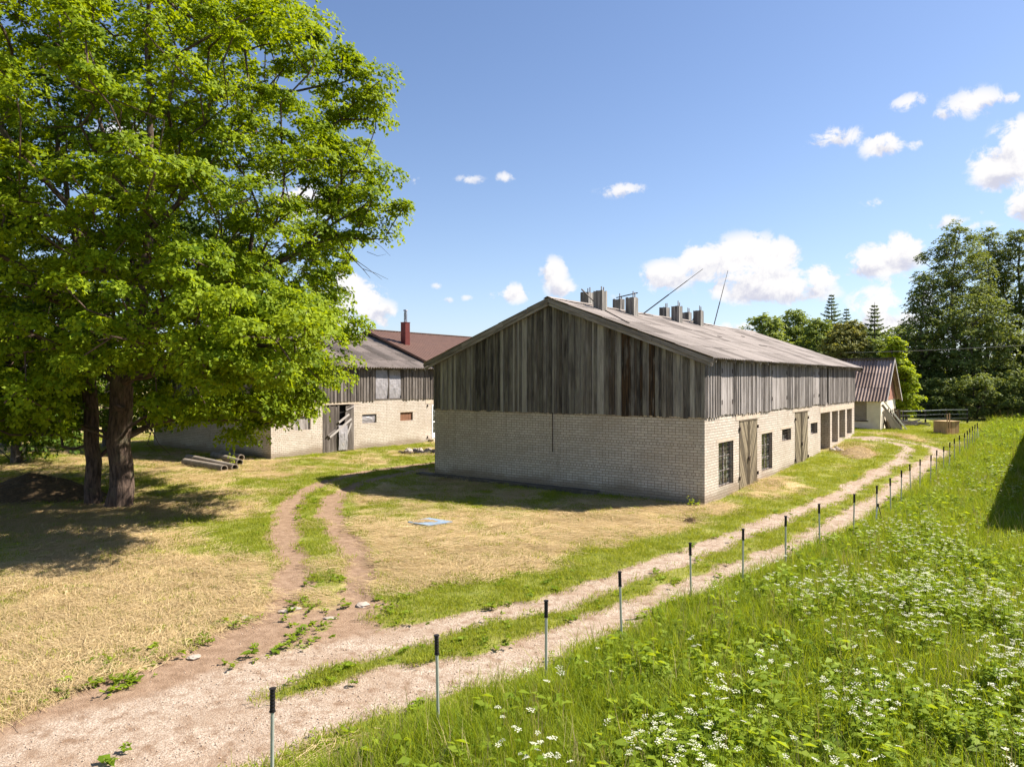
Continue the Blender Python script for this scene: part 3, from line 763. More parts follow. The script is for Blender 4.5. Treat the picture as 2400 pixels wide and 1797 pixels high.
# ------------------------------------------------------------------ barn 1
def build_barn_one():
    root = thing('barn', 'long brick barn in the middle, wooden vent shafts along its roof ridge', 'barn', (C1[0], C1[1], 0), TH)
    wins = [(lx(1684), lx(1719), lz(1684, 1143), lz(1684, 1038)), (lx(1785), lx(1810), lz(1785, 1105), lz(1785, 1017))]
    smalls = [(lx(1833), lx(1854), lz(1833, 1035), lz(1833, 1006.5)), (lx(1900), lx(1916), lz(1900, 1018.5), lz(1900, 992))]
    doors = [(lx(1732), lx(1773.5), -.1, lz(1732, 985)), (lx(1863), lx(1892), -.1, lz(1863, 965.6))]
    o1 = (lx(1923), lx(1945.5), -.3, 2.55); zs = 1.0
    o2 = (lx(1950), lx(1964), .78, 2.55); o3 = (lx(1967), lx(1981), .92, 2.55); o4 = (lx(1985), lx(1996.5), 1.05, 2.55)
    gap = (lx(1935.5), lx(1939.5))
    hatches = [(lx(1687), lx(1716)), (lx(1806), lx(1843)), (lx(1904), lx(1918))]
    ro = barn_shell(root, BL, wins + smalls + doors + [o1, o2, o3, o4], C1, 1, side_gaps=[gap] + hatches)
    for w in wins: window_bars(root, *w)
    for w in smalls: window_bars(root, *w, depth=.16, nx=3, nz=4)
    for d in doors: plank_door(root, d[0] + .02, d[1] - .02, .05, d[3] - .02)
    li = MB()
    for d in doors: li.box((d[0] - .35, -.012, d[3]), (d[1] - d[0] + .75, 0, 0), (0, .25, 0), (0, 0, .28), .5); li.cut()
    for w in wins + smalls: li.box((w[0] - .2, -.006, w[3]), (w[1] - w[0] + .4, 0, 0), (0, .2, 0), (0, 0, .10), .5); li.cut()
    li.box((o1[0] - .15, -.012, 2.55), (BL - o1[0] + .1, 0, 0), (0, .28, 0), (0, 0, .26), .5); li.cut()
    li.pieces('lintel', M['lintel'], root)
    fins = MB()
    for a, b in ((o1[1], o2[0]), (o2[1], o3[0]), (o3[1], o4[0])):
        wall_with_holes(fins, (a + .02, .31, 0), (0, 1, 0), (-1, 0, 0), 2.6, 2.9, [], min(.25, b - a - .04)); fins.cut()
    wall_with_holes(fins, (o4[1] + .02, .31, 0), (0, 1, 0), (-1, 0, 0), 2.6, 2.9, [], .2); fins.cut()
    wall_with_holes(fins, (o1[0] - .3, 2.92, 0), (1, 0, 0), (0, -1, 0), BL - o1[0], 2.9, [], .2); fins.cut()
    fins.pieces('porch_wall', M['brick'], root)
    for k, (a, b) in enumerate(hatches):
        h = MB(); n = max(4, int((b - a) / .14))
        for i in range(n):
            u0 = a + (b - a) * i / n
            h.box((u0 + .003, -.045, BRICK - .02 + random.uniform(-.03, .02)), ((b - a) / n - .006, 0, 0), (0, .022, 0), (0, 0, EAVE - BRICK + .02), random.uniform(.35, .85))
        ho = h.build('loft_hatch', M['wood_side'], root)
        hh = MB()
        for uu in (a + .08, b - .13):
            for zz in (BRICK + .35, EAVE - .45): hh.box((uu, -.062, zz), (.05, 0, 0), (0, .016, 0), (0, 0, .16)); hh.cut()
        hh.pieces('hinge', M['iron'], ho)
    st = MB(); st.box((gap[0] + .02, .02, BRICK), (.05, 0, 0), (0, .03, 0), (0, 0, 1.2), .95); st.build('loose_board', M['white'], root)
    # ventilation shafts on the ridge
    right = [1407, 1481, 1586.5, 1637]; left = [1375.5, 1450, 1557.5, 1609.5]
    tops = [(686, 688), (700.6, 703), (722.5, 724), (732, 734)]
    def tt(px, y):
        k = (px - CX) / F; a = C1 + G2 * y
        return (a[1] * k - a[0]) / (D2[0] - D2[1] * k)
    for i in range(4):
        for px, y in ((right[i], 5.45), (left[i], 6.95)):
            t = tt(px, y); s = .42; zb = roof_z(y) - .15; zt = RIDGE + (.50 if y < 6 else .68) + random.uniform(-.05, .04)
            v = MB(); nb = 4
            for k in range(nb):
                w = s / nb
                tn = random.uniform(.25, .8)
                v.box((t - s / 2 + k * w, y - s / 2, zb), (w - .004, 0, 0), (0, .025, 0), (0, 0, zt - zb + random.uniform(-.02, .02)), tn)
                v.box((t - s / 2 + k * w, y + s / 2 - .025, zb), (w - .004, 0, 0), (0, .025, 0), (0, 0, zt - zb), tn)
                v.box((t - s / 2 - .002, y - s / 2 + .027 + k * (s - .054) / nb, zb), (.025, 0, 0), (0, (s - .054) / nb - .004, 0), (0, 0, zt - zb + random.uniform(-.02, .02)), random.uniform(.25, .7))
                v.box((t + s / 2 - .025, y - s / 2 + .027 + k * (s - .054) / nb, zb), (.025, 0, 0), (0, (s - .054) / nb - .004, 0), (0, 0, zt - zb), random.uniform(.35, .8))
            vo = v.build('vent_shaft', M['wood'], root)
            f = MB(); f.box((t - s / 2 + .03, y - s / 2 + .03, zt - .25), (s - .06, 0, 0), (0, s - .06, 0), (0, 0, .02)); f.build('dark_inset', M['dark'], vo)  # near-black plate standing for the dark inside of the shaft
            r = MB()
            for dx in (.10, -.08): r.bar((t + dx, y - .1, zt - .3), (t + dx, y - .1, zt + .22 + random.uniform(-.06, .06)), .04, .03, .6); r.cut()
            r.pieces('support_stick', M['wood_side'], vo)
    l = MB()
    l.bar((tt(1445, 6.9), 6.9, RIDGE + .70), (tt(1494, 5.4), 5.4, RIDGE + .74), .05, .04, .3); l.cut()
    l.bar((tt(1363, 7.2), 7.2, RIDGE + .85), (tt(1395, 5.9), 5.6, roof_z(5.6) + .04), .05, .04, .5); l.cut()
    l.bar((tt(1395, 5.9), 5.55, roof_z(5.55) + .05), (tt(1474, 3.3), 3.3, roof_z(3.3) + .06), .05, .03, .3); l.cut()
    l.bar((tt(1619, 6.4), 6.3, RIDGE + .1), (tt(1628, 5.6), 5.6, RIDGE + .25), .04, .03, .3); l.cut()
    l.pieces('loose_lath', M['wood_dark'], ro)
    for px, (dx, dz), nm in ((1501.4, (3.0, 2.25), 0), (1671.9, (.86, 3.35), 1)):
        t = tt(px, 6.24); base = Vector((t, 6.24, RIDGE - .1))
        dl = Vector((dx * D2[0], dx * G2[0], dz))
        a = MB(); a.tube([base, base + dl * .45], .028, 6); a.tube([base + dl * .44, base + dl * .75], .019, 6); a.tube([base + dl * .74, base + dl], .012, 6)
        a.build('roof_mast', M['iron'], root)
    p = MB(); p.box((-.42, 4.1, -.1), (.40, 0, 0), (0, BW - 4.1 + .75, 0), (0, 0, .24), .4); p.build('plinth', M['shaded_concrete'], root)
    r = MB(); yy = gy(1296); r.tube([(-.03, yy, 1.45), (-.035, yy, 3.0)], .014, 6); r.build('rusty_rod', M['iron'], root)
    d = MB()
    for (t, y, w) in ((9.5, 3.0, .35), (13.2, 2.2, .9), (15.5, 3.9, .3)):
        d.box((t, y, roof_z(y) + .03), (w, 0, 0), (0, .12, .045), (0, 0, .03), .3); d.cut()
    d.pieces('roof_patch', M['wood_dark'], ro)
build_barn_one()

# ------------------------------------------------------------------ barn 2 with its newer brown-roofed half
def build_barn_two():
    root = thing('barn', 'pale brick barn behind the big oak with broken plank doors and mossy grey roof', 'barn', (C2[0], C2[1], .02), TH)
    L = 40.0; c = C2
    q = lambda a, b, y0, y1: (lx(a, c), lx(b, c), lz(a, y1, c), lz(a, y0, c))
    w0 = q(690, 728, 977, 1009); door = (lx(756, c), lx(829, c), -.1, lz(756, 950, c)); wa = q(849, 882.5, 972, 993); wb = q(938, 967.6, 967, 987)
    wd = (lx(1012, c), lx(1012, c) + .95, lz(1012, 1027, c), lz(1012, 949, c))
    uw = (lx(876.6, c), lx(942.5, c))
    split = 12.6
    ro = barn_shell(root, L, [w0, door, wa, wb, wd], c, 4, side_gaps=[uw], roof_mat='roof2', stains=False, roof_x1=split + .1, side_mat='wood_dark', pitch=.21, amp=.042)
    # newer half: brown metal roof a little higher
    mb = MB(); run = BW / 2 + .45; e2, r2 = EAVE + .28, RIDGE + .42
    for s in (0, 1):
        y0 = -.45 if s == 0 else BW + .45; n = 90
        x0, x1 = split - .35, L + .3; ym = BW / 2
        for k in range(n):
            a = x0 + (x1 - x0) * k / n; b = x0 + (x1 - x0) * (k + 1) / n; w = b - a
            for (ua, ub, ha, hb) in ((a, a + w * .62, 0, 0), (a + w * .62, a + w * .72, 0, .03), (a + w * .72, a + w * .9, .03, .03), (a + w * .9, b, .03, 0)):
                f = [(ua, y0, e2 + ha), (ub, y0, e2 + hb), (ub, ym, r2 + hb), (ua, ym, r2 + ha)]
                mb.face(f if s == 0 else f[::-1])
        f = [(x0, y0, e2 - .16), (x1, y0, e2 - .16), (x1, ym, r2 - .16), (x0, ym, r2 - .16)]
        mb.face(f[::-1] if s == 0 else f)
        p = Vector((x0, y0, e2 - .15)); d = Vector((0, ym - y0, r2 - e2)); mb.box(p, (.02, 0, 0), (0, 0, .16), d)
    mo = mb.build('metal_roof', M['roof_metal'], root)
    rc = MB(); rc.bar((split - .35, BW / 2, r2 + .04), (L + .3, BW / 2, r2 + .04), .26, .05); rc.build('ridge_cap', M['roof_metal'], mo)
    gp = MB()
    lo_z = lambda y: roof_z(y) + .05
    for k in range(40):
        ya, yb = BW * k / 40, BW * (k + 1) / 40
        z2 = lambda y: e2 - .17 + (r2 - e2) * (1 - abs(y - BW / 2) / run)
        gp.face([(split + .12, yb, roof_z(yb) - .3), (split + .12, ya, roof_z(ya) - .3), (split + .12, ya, z2(ya)), (split + .12, yb, z2(yb))])
    gp.build('gable_infill', M['lintel'], root)
    # chimney on the brown roof
    def on_roof(px, y):
        k = (px - CX) / F; a = c + G2 * y
        return (a[1] * k - a[0]) / (D2[0] - D2[1] * k)
    yc = 3.55; t = on_roof(950, yc) ; zr = e2 + (r2 - e2) * (1 - abs(yc - BW / 2) / run)
    s = .46; Yd = c[1] + D2[1] * t + G2[1] * yc; zt = CAMZ + (HY - 757) * Yd / F; ztop = CAMZ + (HY - 726) * Yd / F
    ch = MB(); ch.box((t - s / 2, yc - s / 2, zr - .35), (s, 0, 0), (0, s, 0), (0, 0, zt - zr + .35))
    for k in range(6):
        u = -s / 2 + .03 + k * (s - .06) / 5
        ch.box((t + u - .01, yc - s / 2 - .012, zr - .2), (.02, 0, 0), (0, .011, 0), (0, 0, zt - zr + .19)); ch.box((t - s / 2 - .012, yc + u - .01, zr - .2), (.011, 0, 0), (0, .02, 0), (0, 0, zt - zr + .19))
    ch.box((t - s / 2 - .03, yc - s / 2 - .03, zt), (s + .06, 0, 0), (0, s + .06, 0), (0, 0, .03))
    cho = ch.build('chimney', M['red_metal'], root)
    fl = MB(); fl.tube([(t + .02, yc, zt), (t + .02, yc, ztop - .22)], .12, 14); fl.tube([(t + .02, yc, ztop - .22), (t + .02, yc, ztop - .1)], [.10, .10], 12)
    fl.tube([(t + .02, yc, ztop - .1), (t + .02, yc, ztop - .03), (t + .02, yc, ztop)], [.17, .15, .03], 14); fl.tube([(t - .16, yc - .1, zt), (t - .16, yc - .1, zt + .22)], .05, 8); fl.build('flue', M['steel'], cho, smooth=True)
    t3 = on_roof(1128, BW / 2 - .3); vp = MB(); zz = r2; vp.tube([(t3, BW / 2 - .3, zz - .2), (t3, BW / 2 - .3, zz + .32)], .07, 8); vp.tube([(t3, BW / 2 - .3, zz + .36), (t3, BW / 2 - .3, zz + .44)], [.17, .02], 10); vp.build('vent_pipe', M['steel'], root)
    # openings
    def boarded(name, w, mat, n, tint=(.2, .9), y=.1):
        b = MB(); step = (w[1] - w[0]) / n
        for k in range(n): b.box((w[0] + k * step + .004, y - random.uniform(0, .02), w[2]), (step - .008, 0, 0), (0, .02, 0), (0, 0, w[3] - w[2]), random.uniform(*tint))
        b.box((w[0], y + .03, w[2]), (w[1] - w[0], 0, 0), (0, .02, 0), (0, 0, w[3] - w[2]), .1)
        return b.build(name, M[mat], root)
    boarded('boarded_window', w0, 'wood_side', 7)
    boarded('hardboard_window', wb, 'fibre', 4)
    f = MB(); n = 10
    def film(u0, u1, z0, z1, y):
        f = MB(); nu, nz = 14, 18
        P = [[(u0 + (u1 - u0) * i / nu, y - .05 * math.sin(3.1 * j / nz) * (.6 + .6 * float(vnoise(i * .5 + u0 * 9, j * .35, 4))) - .02 * float(vnoise(i * 1.1, j * .9, 8)), z0 + (z1 - z0) * j / nz) for i in range(nu + 1)] for j in range(nz + 1)]
        for j in range(nz):
            for i in range(nu): f.face([P[j][i], P[j][i + 1], P[j + 1][i + 1], P[j + 1][i]])
        return f
    film(wa[0], wa[1], wa[2], wa[3] - .03, .12).build('film_window', M['film'], root, smooth=True)
    zu0, zu1 = BRICK + .02, EAVE - .05
    um = (uw[0] + uw[1]) / 2
    up = MB()
    up.box((uw[0], -.03, zu0 - .04), (uw[1] - uw[0], 0, 0), (0, .12, 0), (0, 0, .06), .5)
    for u in (uw[0], um - .06, uw[1] - .12): up.box((u, -.035, zu0 + .02), (.12, 0, 0), (0, .1, 0), (0, 0, zu1 - zu0), .25)
    up.box((uw[0] + .12, -.03, zu1 - .05), (um - .06 - uw[0] - .12, 0, 0), (0, .08, 0), (0, 0, .07), .4); up.box((um + .06, -.03, zu1 - .05), (uw[1] - .12 - um - .06, 0, 0), (0, .08, 0), (0, 0, .07), .4)
    uo = up.build('loft_window', M['wood_dark'], root)
    film(uw[0] + .11, um - .05, zu0 + .02, zu1 - .05, .03).build('plastic_film', M['film'], uo, smooth=True)
    film(um + .05, uw[1] - .11, zu0 + .02, zu1 - .4, .03).build('plastic_film', M['film'], uo, smooth=True)
    bl = MB()
    for k in range(3): bl.box((um + .06, .03, zu1 - .42 + k * .13), (uw[1] - um - .18, 0, 0), (0, .02, 0), (0, 0, .125), random.uniform(.6, .9))
    bl.build('plank_infill', M['wood_side'], uo)
    li = MB(); li.box((door[0] - .3, -.012, door[3]), (door[1] - door[0] + .75, 0, 0), (0, .25, 0), (0, 0, .2)); li.cut(); li.box((wb[1] + 1.2, -.012, BRICK - .38), (3.2, 0, 0), (0, .25, 0), (0, 0, .25)); li.cut()
    for w in (w0, wa, wb): li.box((w[0] - .25, -.006, w[3]), (w[1] - w[0] + .5, 0, 0), (0, .2, 0), (0, 0, .08)); li.cut()
    li.pieces('lintel', M['lintel'], root)
    # old double plank door, right leaf sagging and patched
    dm = door[0] + (door[1] - door[0]) * .52; dz = door[3]
    lf = MB()
    n = 9
    for k in range(n):
        a = door[0] + .03 + (dm - door[0] - .03) * k / n
        lf.box((a, -.02 - random.uniform(0, .012), .0 + random.uniform(0, .08)), ((dm - door[0]) / n - .006, 0, 0), (0, .025, 0), (0, 0, dz - .12 + random.uniform(-.1, .03)), random.uniform(.2, .8))
    d1 = lf.build('door', M['wood_dark'], root)
    rt = MB(); n = 8
    for k in range(n):
        a = dm + .16 + (door[1] - dm - .2) * k / n
        tilt = -.20 if k < 3 else 0.
        rt.box((a + (.10 if k < 3 else 0), -.045 - random.uniform(0, .012), .08 + random.uniform(0, .06)), ((door[1] - dm) / n - .01, 0, 0), (0, .025, 0), (tilt * -1, 0, dz - .25 + k * .02), random.uniform(.25, .85))
    d2 = rt.build('door', M['wood_dark'], root); d2['label'] = 'sagging plank door leaf with nailed laths'
    br = MB()
    for (a, za, b, zb) in ((dm - .75, .95, door[1] - .25, 1.95), (dm - .1, 1.78, door[1] - .42, 2.22), (dm + .45, dz - .35, door[1] - .02, dz - .12), (door[1] - .9, .45, door[1] - .25, 1.7)):
        br.bar((a, -.10, za), (b, -.085, zb), .035, .12 if a < dm + .3 else .06, random.uniform(.85, .99)); br.cut()
    br.bar((dm - .9, -.12, 1.05), (dm - .35, -.1, 1.35), .05, .09, .4); br.cut()
    br.pieces('brace', M['wood_side'], d2)
    film(dm - .1, dm + .55, .15, 1.6, -.07).build('plastic_film', M['film'], d2, smooth=True)
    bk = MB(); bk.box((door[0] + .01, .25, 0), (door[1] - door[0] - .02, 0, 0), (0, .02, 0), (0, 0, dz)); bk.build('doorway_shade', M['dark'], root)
    # white plastic door in the newer half
    wdm = MB(); a, b, z0, z1 = wd; fr = .09
    wdm.box((a, -.02, z0), (fr, 0, 0), (0, .08, 0), (0, 0, z1 - z0)); wdm.box((b - fr, -.02, z0), (fr, 0, 0), (0, .08, 0), (0, 0, z1 - z0)); wdm.box((a + fr, -.02, z1 - fr), (b - a - 2 * fr, 0, 0), (0, .08, 0), (0, 0, fr)); wdm.box((a + fr, -.02, z0), (b - a - 2 * fr, 0, 0), (0, .08, 0), (0, 0, .35)); wdm.box((a + fr, -.015, z0 + 1.05), (b - a - 2 * fr, 0, 0), (0, .07, 0), (0, 0, .08))
    wo = wdm.build('door', M['white'], root); wo['label'] = 'white plastic glazed door'
    g = MB(); g.box((a + fr, .01, z0 + .35), (b - a - 2 * fr, 0, 0), (0, .01, 0), (0, 0, z1 - z0 - .35 - fr)); g.build('pane', M['glass'], wo)
    stp = MB(); stp.box((a - .3, -.45, z0 - .25), (b - a + .8, 0, 0), (0, .44, 0), (0, 0, .2)); stp.build('doorstep', M['lintel'], root)
    hk = MB()
    for z in (.35, 2.45): hk.box((wb[1] + 1.35, -.06, z), (.05, 0, 0), (0, .06, 0), (0, 0, .16)); hk.cut()
    hk.pieces('iron_hook', M['iron'], root)
build_barn_two()

# barn beyond the right edge of the picture: its long shadow lies across the meadow
def build_barn_three():
    p = np.array([17.2, 20.4]); c = p - G2 * (BW + .42)
    root = thing('barn', 'brick and board barn right of the meadow, casting the long shadow', 'barn', (c[0], c[1], 0), TH)
    L = 30
    mb = MB()
    for a in (((0, 0, 0), (1, 0, 0), (0, -1, 0), L), ((0, 0, 0), (0, 1, 0), (-1, 0, 0), BW), ((0, BW, 0), (1, 0, 0), (0, 1, 0), L), ((L, 0, 0), (0, 1, 0), (1, 0, 0), BW)): wall_with_holes(mb, *a, BRICK, [], .29)
    mb.build('wall', M['brick'], root)
    top = lambda y: EAVE - .06 + (RIDGE - EAVE) * (1 - abs(y - BW / 2) / (BW / 2 + .4))
    lo = lambda u: BRICK - .07
    for a in (((0, 0, 0), (0, 1, 0), (-1, 0, 0), 0, BW, lo, top, .2), ((L, 0, 0), (0, 1, 0), (1, 0, 0), 0, BW, lo, top, .2), ((0, 0, 0), (1, 0, 0), (0, -1, 0), .03, L, lo, lambda u: EAVE, .25), ((0, BW, 0), (1, 0, 0), (0, 1, 0), .03, L, lo, lambda u: EAVE, .25)):
        cl = MB(); board_row(cl, *a); cl.build('cladding', M['wood'], root)
    gable_roof(root, -.3, L + .3, BW, EAVE + .03, RIDGE, .42, M['roof2'], seed=9)
build_barn_three()

# ------------------------------------------------------------------ small shed behind barn 1
def build_shed():
    c = ground_px(2064, 1007.5); z0 = float(gz(*c))
    root = thing('shed', 'small cream plastered shed with steep reddish corrugated roof beyond the long barn', 'shed', (c[0], c[1], z0), TH)
    Wd, Ln = 6.2, 5.6                      # gable (facing right) runs along x, long wall runs along y
    hw = (HY * 0 + 1007.5 - 941) * c[1] / F + .12; rz = 0
    win = (lambda: None)
    mb = MB()
    def gyp(px): return gy(px, c)
    ya, yb = gyp(2039 - 4), gyp(2003 + 1)
    wz = lambda py: CAMZ - (py - HY) * (c[1] + 1.2) / F - z0
    w = (min(ya, yb) + .1, min(ya, yb) + 1.55, .62, hw - .12)
    wall_with_holes(mb, (0, 0, 0), (0, 1, 0), (-1, 0, 0), Ln, hw, [w], .3); wall_with_holes(mb, (Wd, 0, 0), (0, 1, 0), (1, 0, 0), Ln, hw, [], .3)
    wall_with_holes(mb, (0, 0, 0), (1, 0, 0), (0, -1, 0), Wd, hw, [], .29); wall_with_holes(mb, (0, Ln, 0), (1, 0, 0), (0, 1, 0), Wd, hw, [], .29)
    mb.build('wall', M['plaster'], root)
    bw = MB(); bw.face([(.07, w[1], w[2]), (.07, w[0], w[2]), (.07, w[0], w[3]), (.07, w[1], w[3])], [(w[1], w[2]), (w[0], w[2]), (w[0], w[3]), (w[1], w[3])]); bw.build('bricked_window', M['brick_dark'], root)
    fr = MB(); fr.box((-.04, w[0] - .1, w[2] - .06), (.10, 0, 0), (0, w[1] - w[0] + .2, 0), (0, 0, .06)); fr.build('sill', M['iron'], root)
    pl = MB(); pl.box((-.07, .0, -.3), (.069, 0, 0), (0, .5, 0), (0, 0, hw + .3)); pl.build('buttress', M['plaster'], root)
    apex = 2.95 + hw - .05; ov = .3
    ro_m = MB(); run = Wd / 2 + ov; rise = apex - hw + .12; sl = math.hypot(run, rise)
    corrugated(ro_m, (-ov, -.42, hw - .12), (0, 1, 0), (run, 0, rise), Ln + .7, sl, .21, .045, seed=3, sag=.0)
    corrugated(ro_m, (Wd + ov, -.42, hw - .12), (0, 1, 0), (-run, 0, rise), Ln + .7, sl, .21, .045, seed=5, sag=.0)
    ro = ro_m.build('roof', M['roof3'], root)
    rc = MB(); rc.bar((Wd / 2, -.44, apex + .07), (Wd / 2, Ln + .3, apex + .07), .34, .10, .2); rc.build('ridge_cap', M['wood_dark'], ro)
    bg = MB()
    for s in (0, 1):
        p = Vector((-ov if s == 0 else Wd + ov, -.45, hw - .2)); q = Vector((Wd / 2, -.45, apex - .06)); d = q - p; n = Vector((-d.z, 0, d.x)).normalized()
        if n.z < 0: n = -n
        bg.box(p - n * .06, (0, .03, 0), n * .17, d, .9); bg.cut()
    bg.pieces('bargeboard', M['wood_side'], ro)
    n = 22
    for yy in (-.03, Ln + .03):
        gb = MB()
        for k in range(n):
            a = Wd * k / n; b = Wd * (k + 1) / n
            top = lambda x: hw + (apex - hw - .1) * (1 - abs(x - Wd / 2) / (Wd / 2))
            dy = .012 * (k % 2)
            f = [(a, yy - dy, hw - .05), (b - .008, yy - dy, hw - .05), (b - .008, yy - dy, top(b)), (a, yy - dy, top(a))]
            gb.face(f if yy < 0 else f[::-1])
        gb.build('gable_boarding', M['pink'], root)
    ho = MB(); ho.box((Wd / 2 - .5, -.06, hw + .25), (.75, 0, 0), (0, .02, 0), (0, 0, 1.1), .2); ho.build('loft_hatch', M['wood_door'], root)
    return c, z0, hw
M['brick_dark'] = mat_brick('grey_brick', .50)
SHED, SHED_Z, SHED_H = build_shed()

# ------------------------------------------------------------------ trees
def leaf_quads(P, A, L, Wd, tint, rg, per=1):
    """kite shaped leaves: base P, direction A (unit), length L, width Wd"""
    n = len(P)
    R_ = rg.normal(size=(n, 3)); S = np.cross(A, R_); S /= np.linalg.norm(S, axis=1, keepdims=True) + 1e-9
    Nn = np.cross(S, A)
    L = np.asarray(L).reshape(-1, 1); Wd = np.asarray(Wd).reshape(-1, 1)
    a = P; m = P + A * L * .58; t = P + A * L + Nn * L * -.12
    V = np.stack([a, m + S * Wd / 2 + Nn * L * .06, t, m - S * Wd / 2 + Nn * L * .06], 1).reshape(-1, 3)
    Q = np.arange(n * 4).reshape(n, 4)
    return V, Q, tint

def skeleton(trunk, limbs, tips, rg, step=.7, bend=.26, tip_r=.011, expo=2.15, droop=0.0):
    """trunk and limbs: lists of point lists; tips joined one by one to the nearest fitting branch"""
    pos = []; par = []; dist = []
    def add(p, pa): pos.append(np.array(p, float)); par.append(pa); dist.append(0 if pa < 0 else dist[pa] + np.linalg.norm(pos[-1] - pos[pa])); return len(pos) - 1
    def chain(pts, pa):
        for p in pts:
            p = np.array(p, float)
            if pa >= 0:
                q = pos[pa]; n = max(1, int(np.linalg.norm(p - q) / step))
                for k in range(1, n + 1): pa = add(q + (p - q) * k / n + (rg.normal(size=3) * .05 if k < n else 0), pa)
            else: pa = add(p, -1)
        return pa
    chain(trunk, -1)
    for l in limbs:
        P = np.array(pos); i = int(np.argmin(np.linalg.norm(P - np.array(l[0]), axis=1))); chain(l[1:] if np.linalg.norm(P[i] - np.array(l[0])) < .6 else l, i)
    nf = len(pos)
    base = np.array(trunk[0]); low = trunk[0][2] + .28 * (trunk[-1][2] - trunk[0][2])
    order = np.argsort([np.linalg.norm(t - np.array(trunk[len(trunk) // 2])) for t in tips]); ends = np.zeros(len(tips), int)
    for ti in order:
        T = tips[ti]; P = np.array(pos); dv = T - P; dl = np.linalg.norm(dv, axis=1)
        cost = dl + .30 * np.array(dist) + 2.0 * np.maximum(P[:, 2] - T[2], 0) * .6
        cost[P[:, 2] < low] += 3.0
        i = int(np.argmin(cost)); q = pos[i]; n = max(1, int(dl[i] / step)); pa = i
        side = rg.normal(size=3) * bend * dl[i] * .5
        for k in range(1, n + 1):
            f = k / n; w = math.sin(f * math.pi)
            pa = add(q + (T - q) * f + side * w + np.array([0, 0, (.12 - droop) * dl[i] * w]), pa)
        ends[ti] = pa
    n = len(pos); r = np.zeros(n); kids = [[] for _ in range(n)]
    for i in range(n - 1, -1, -1):
        if not kids[i]: r[i] = tip_r
        else: r[i] = sum(r[k] ** expo for k in kids[i]) ** (1 / expo)
        if par[i] >= 0: kids[par[i]].append(i)
    return pos, par, kids, r, ends

def wood_mesh(pos, par, kids, r, trunk_r, mb, flare=1.35, sides=7, min_r=.012, rscale=None):
    sc_ = (trunk_r / r[0]) if rscale is None else rscale
    rr = np.maximum(r * sc_, min_r)
    starts = [0]
    while starts:
        i = starts.pop(); path = []; rads = []
        if par[i] >= 0: path.append(pos[par[i]]); rads.append(min(rr[i] * 1.15, rr[par[i]]))
        j = i
        while True:
            path.append(pos[j]); rads.append(rr[j])
            if not kids[j]: break
            ks = sorted(kids[j], key=lambda k: -rr[k])
            starts += ks[1:]; j = ks[0]
        if par[i] < 0:
            h = [p[2] - path[0][2] for p in path]
            rads = [a * (1 + (flare - 1) * math.exp(-x / .45)) for a, x in zip(rads, h)]
        n = 14 if rads[0] > .2 else (8 if rads[0] > .06 else (5 if rads[0] > .025 else 4))
        mb.tube(path, rads, n, cap=False)

def crown_tips(rg, n, center, radius_fn, zlo, zhi, inner=.35, minsep=.9, squash=1.0):
    out = []
    tries = 0
    while len(out) < n and tries < n * 60:
        tries += 1
        z = rg.uniform(zlo, zhi); a = rg.uniform(0, 2 * math.pi); R_ = radius_fn(z, a)
        if R_ <= .2: continue
        f = inner + (1 - inner) * math.sqrt(rg.uniform(0, 1))
        p = np.array([center[0] + math.cos(a) * R_ * f, center[1] + math.sin(a) * R_ * f * squash, z])
        if out and np.min(np.linalg.norm(np.array(out) - p, axis=1)) < minsep: continue
        out.append(p)
    return out

def foliage(tips, rg, n_ros, n_leaf, cr, ch, L, Wd, up=.5, center=None, flat=.55):
    """rosettes of leaves spread in a flattened dome round every branch end"""
    T = np.array(tips); nT = len(T)
    idx = np.repeat(np.arange(nT), n_ros); n = len(idx)
    size = rg.uniform(.55, 1.4, nT)[idx]
    dirs = rg.normal(size=(n, 3)); dirs /= np.linalg.norm(dirs, axis=1, keepdims=True)
    dirs[:, 2] = np.where(dirs[:, 2] < -.25, -dirs[:, 2], dirs[:, 2])
    rr = rg.uniform(.25, 1, n) ** .55
    off = dirs * rr[:, None] * np.array([cr, cr, ch]) * size[:, None]
    P = T[idx] + off
    ax = dirs * .75 + np.array([0, 0, up]); 
    if center is not None:
        o = P - np.array(center); o /= np.linalg.norm(o, axis=1, keepdims=True) + 1e-9; ax = ax + o * .45
    ax /= np.linalg.norm(ax, axis=1, keepdims=True)
    k = n * n_leaf
    P2 = np.repeat(P, n_leaf, 0); A2 = np.repeat(ax, n_leaf, 0)
    R_ = rg.normal(size=(k, 3)); R_ -= A2 * np.sum(R_ * A2, 1, keepdims=True); R_ /= np.linalg.norm(R_, axis=1, keepdims=True) + 1e-9
    A3 = A2 * rg.uniform(.1, .8, (k, 1)) + R_; A3 /= np.linalg.norm(A3, axis=1, keepdims=True)
    A3[:, 2] -= .08
    P2 = P2 + R_ * .02 + rg.normal(size=(k, 3)) * L * .15
    Lk = L * rg.uniform(.65, 1.25, k); tint = np.clip(np.repeat(rg.uniform(.15, .85, nT)[idx] * .35 + rg.uniform(0, 1, n) * .35, n_leaf) + rg.uniform(0, .35, k), 0, 1)
    # leaf plane faces roughly along its rosette axis
    S = np.cross(A3, A2); S /= np.linalg.norm(S, axis=1, keepdims=True) + 1e-9
    S += rg.normal(size=(k, 3)) * .35; S -= A3 * np.sum(S * A3, 1, keepdims=True); S /= np.linalg.norm(S, axis=1, keepdims=True) + 1e-9
    Nn = np.cross(S, A3); Lk = Lk[:, None]; Wk = Lk * Wd
    m = P2 + A3 * Lk * .6; t = P2 + A3 * Lk - Nn * Lk * .1
    V = np.stack([P2, m + S * Wk / 2 + Nn * Lk * .05, t, m - S * Wk / 2 + Nn * Lk * .05], 1).reshape(-1, 3)
    return V, np.arange(k * 4).reshape(k, 4), tint

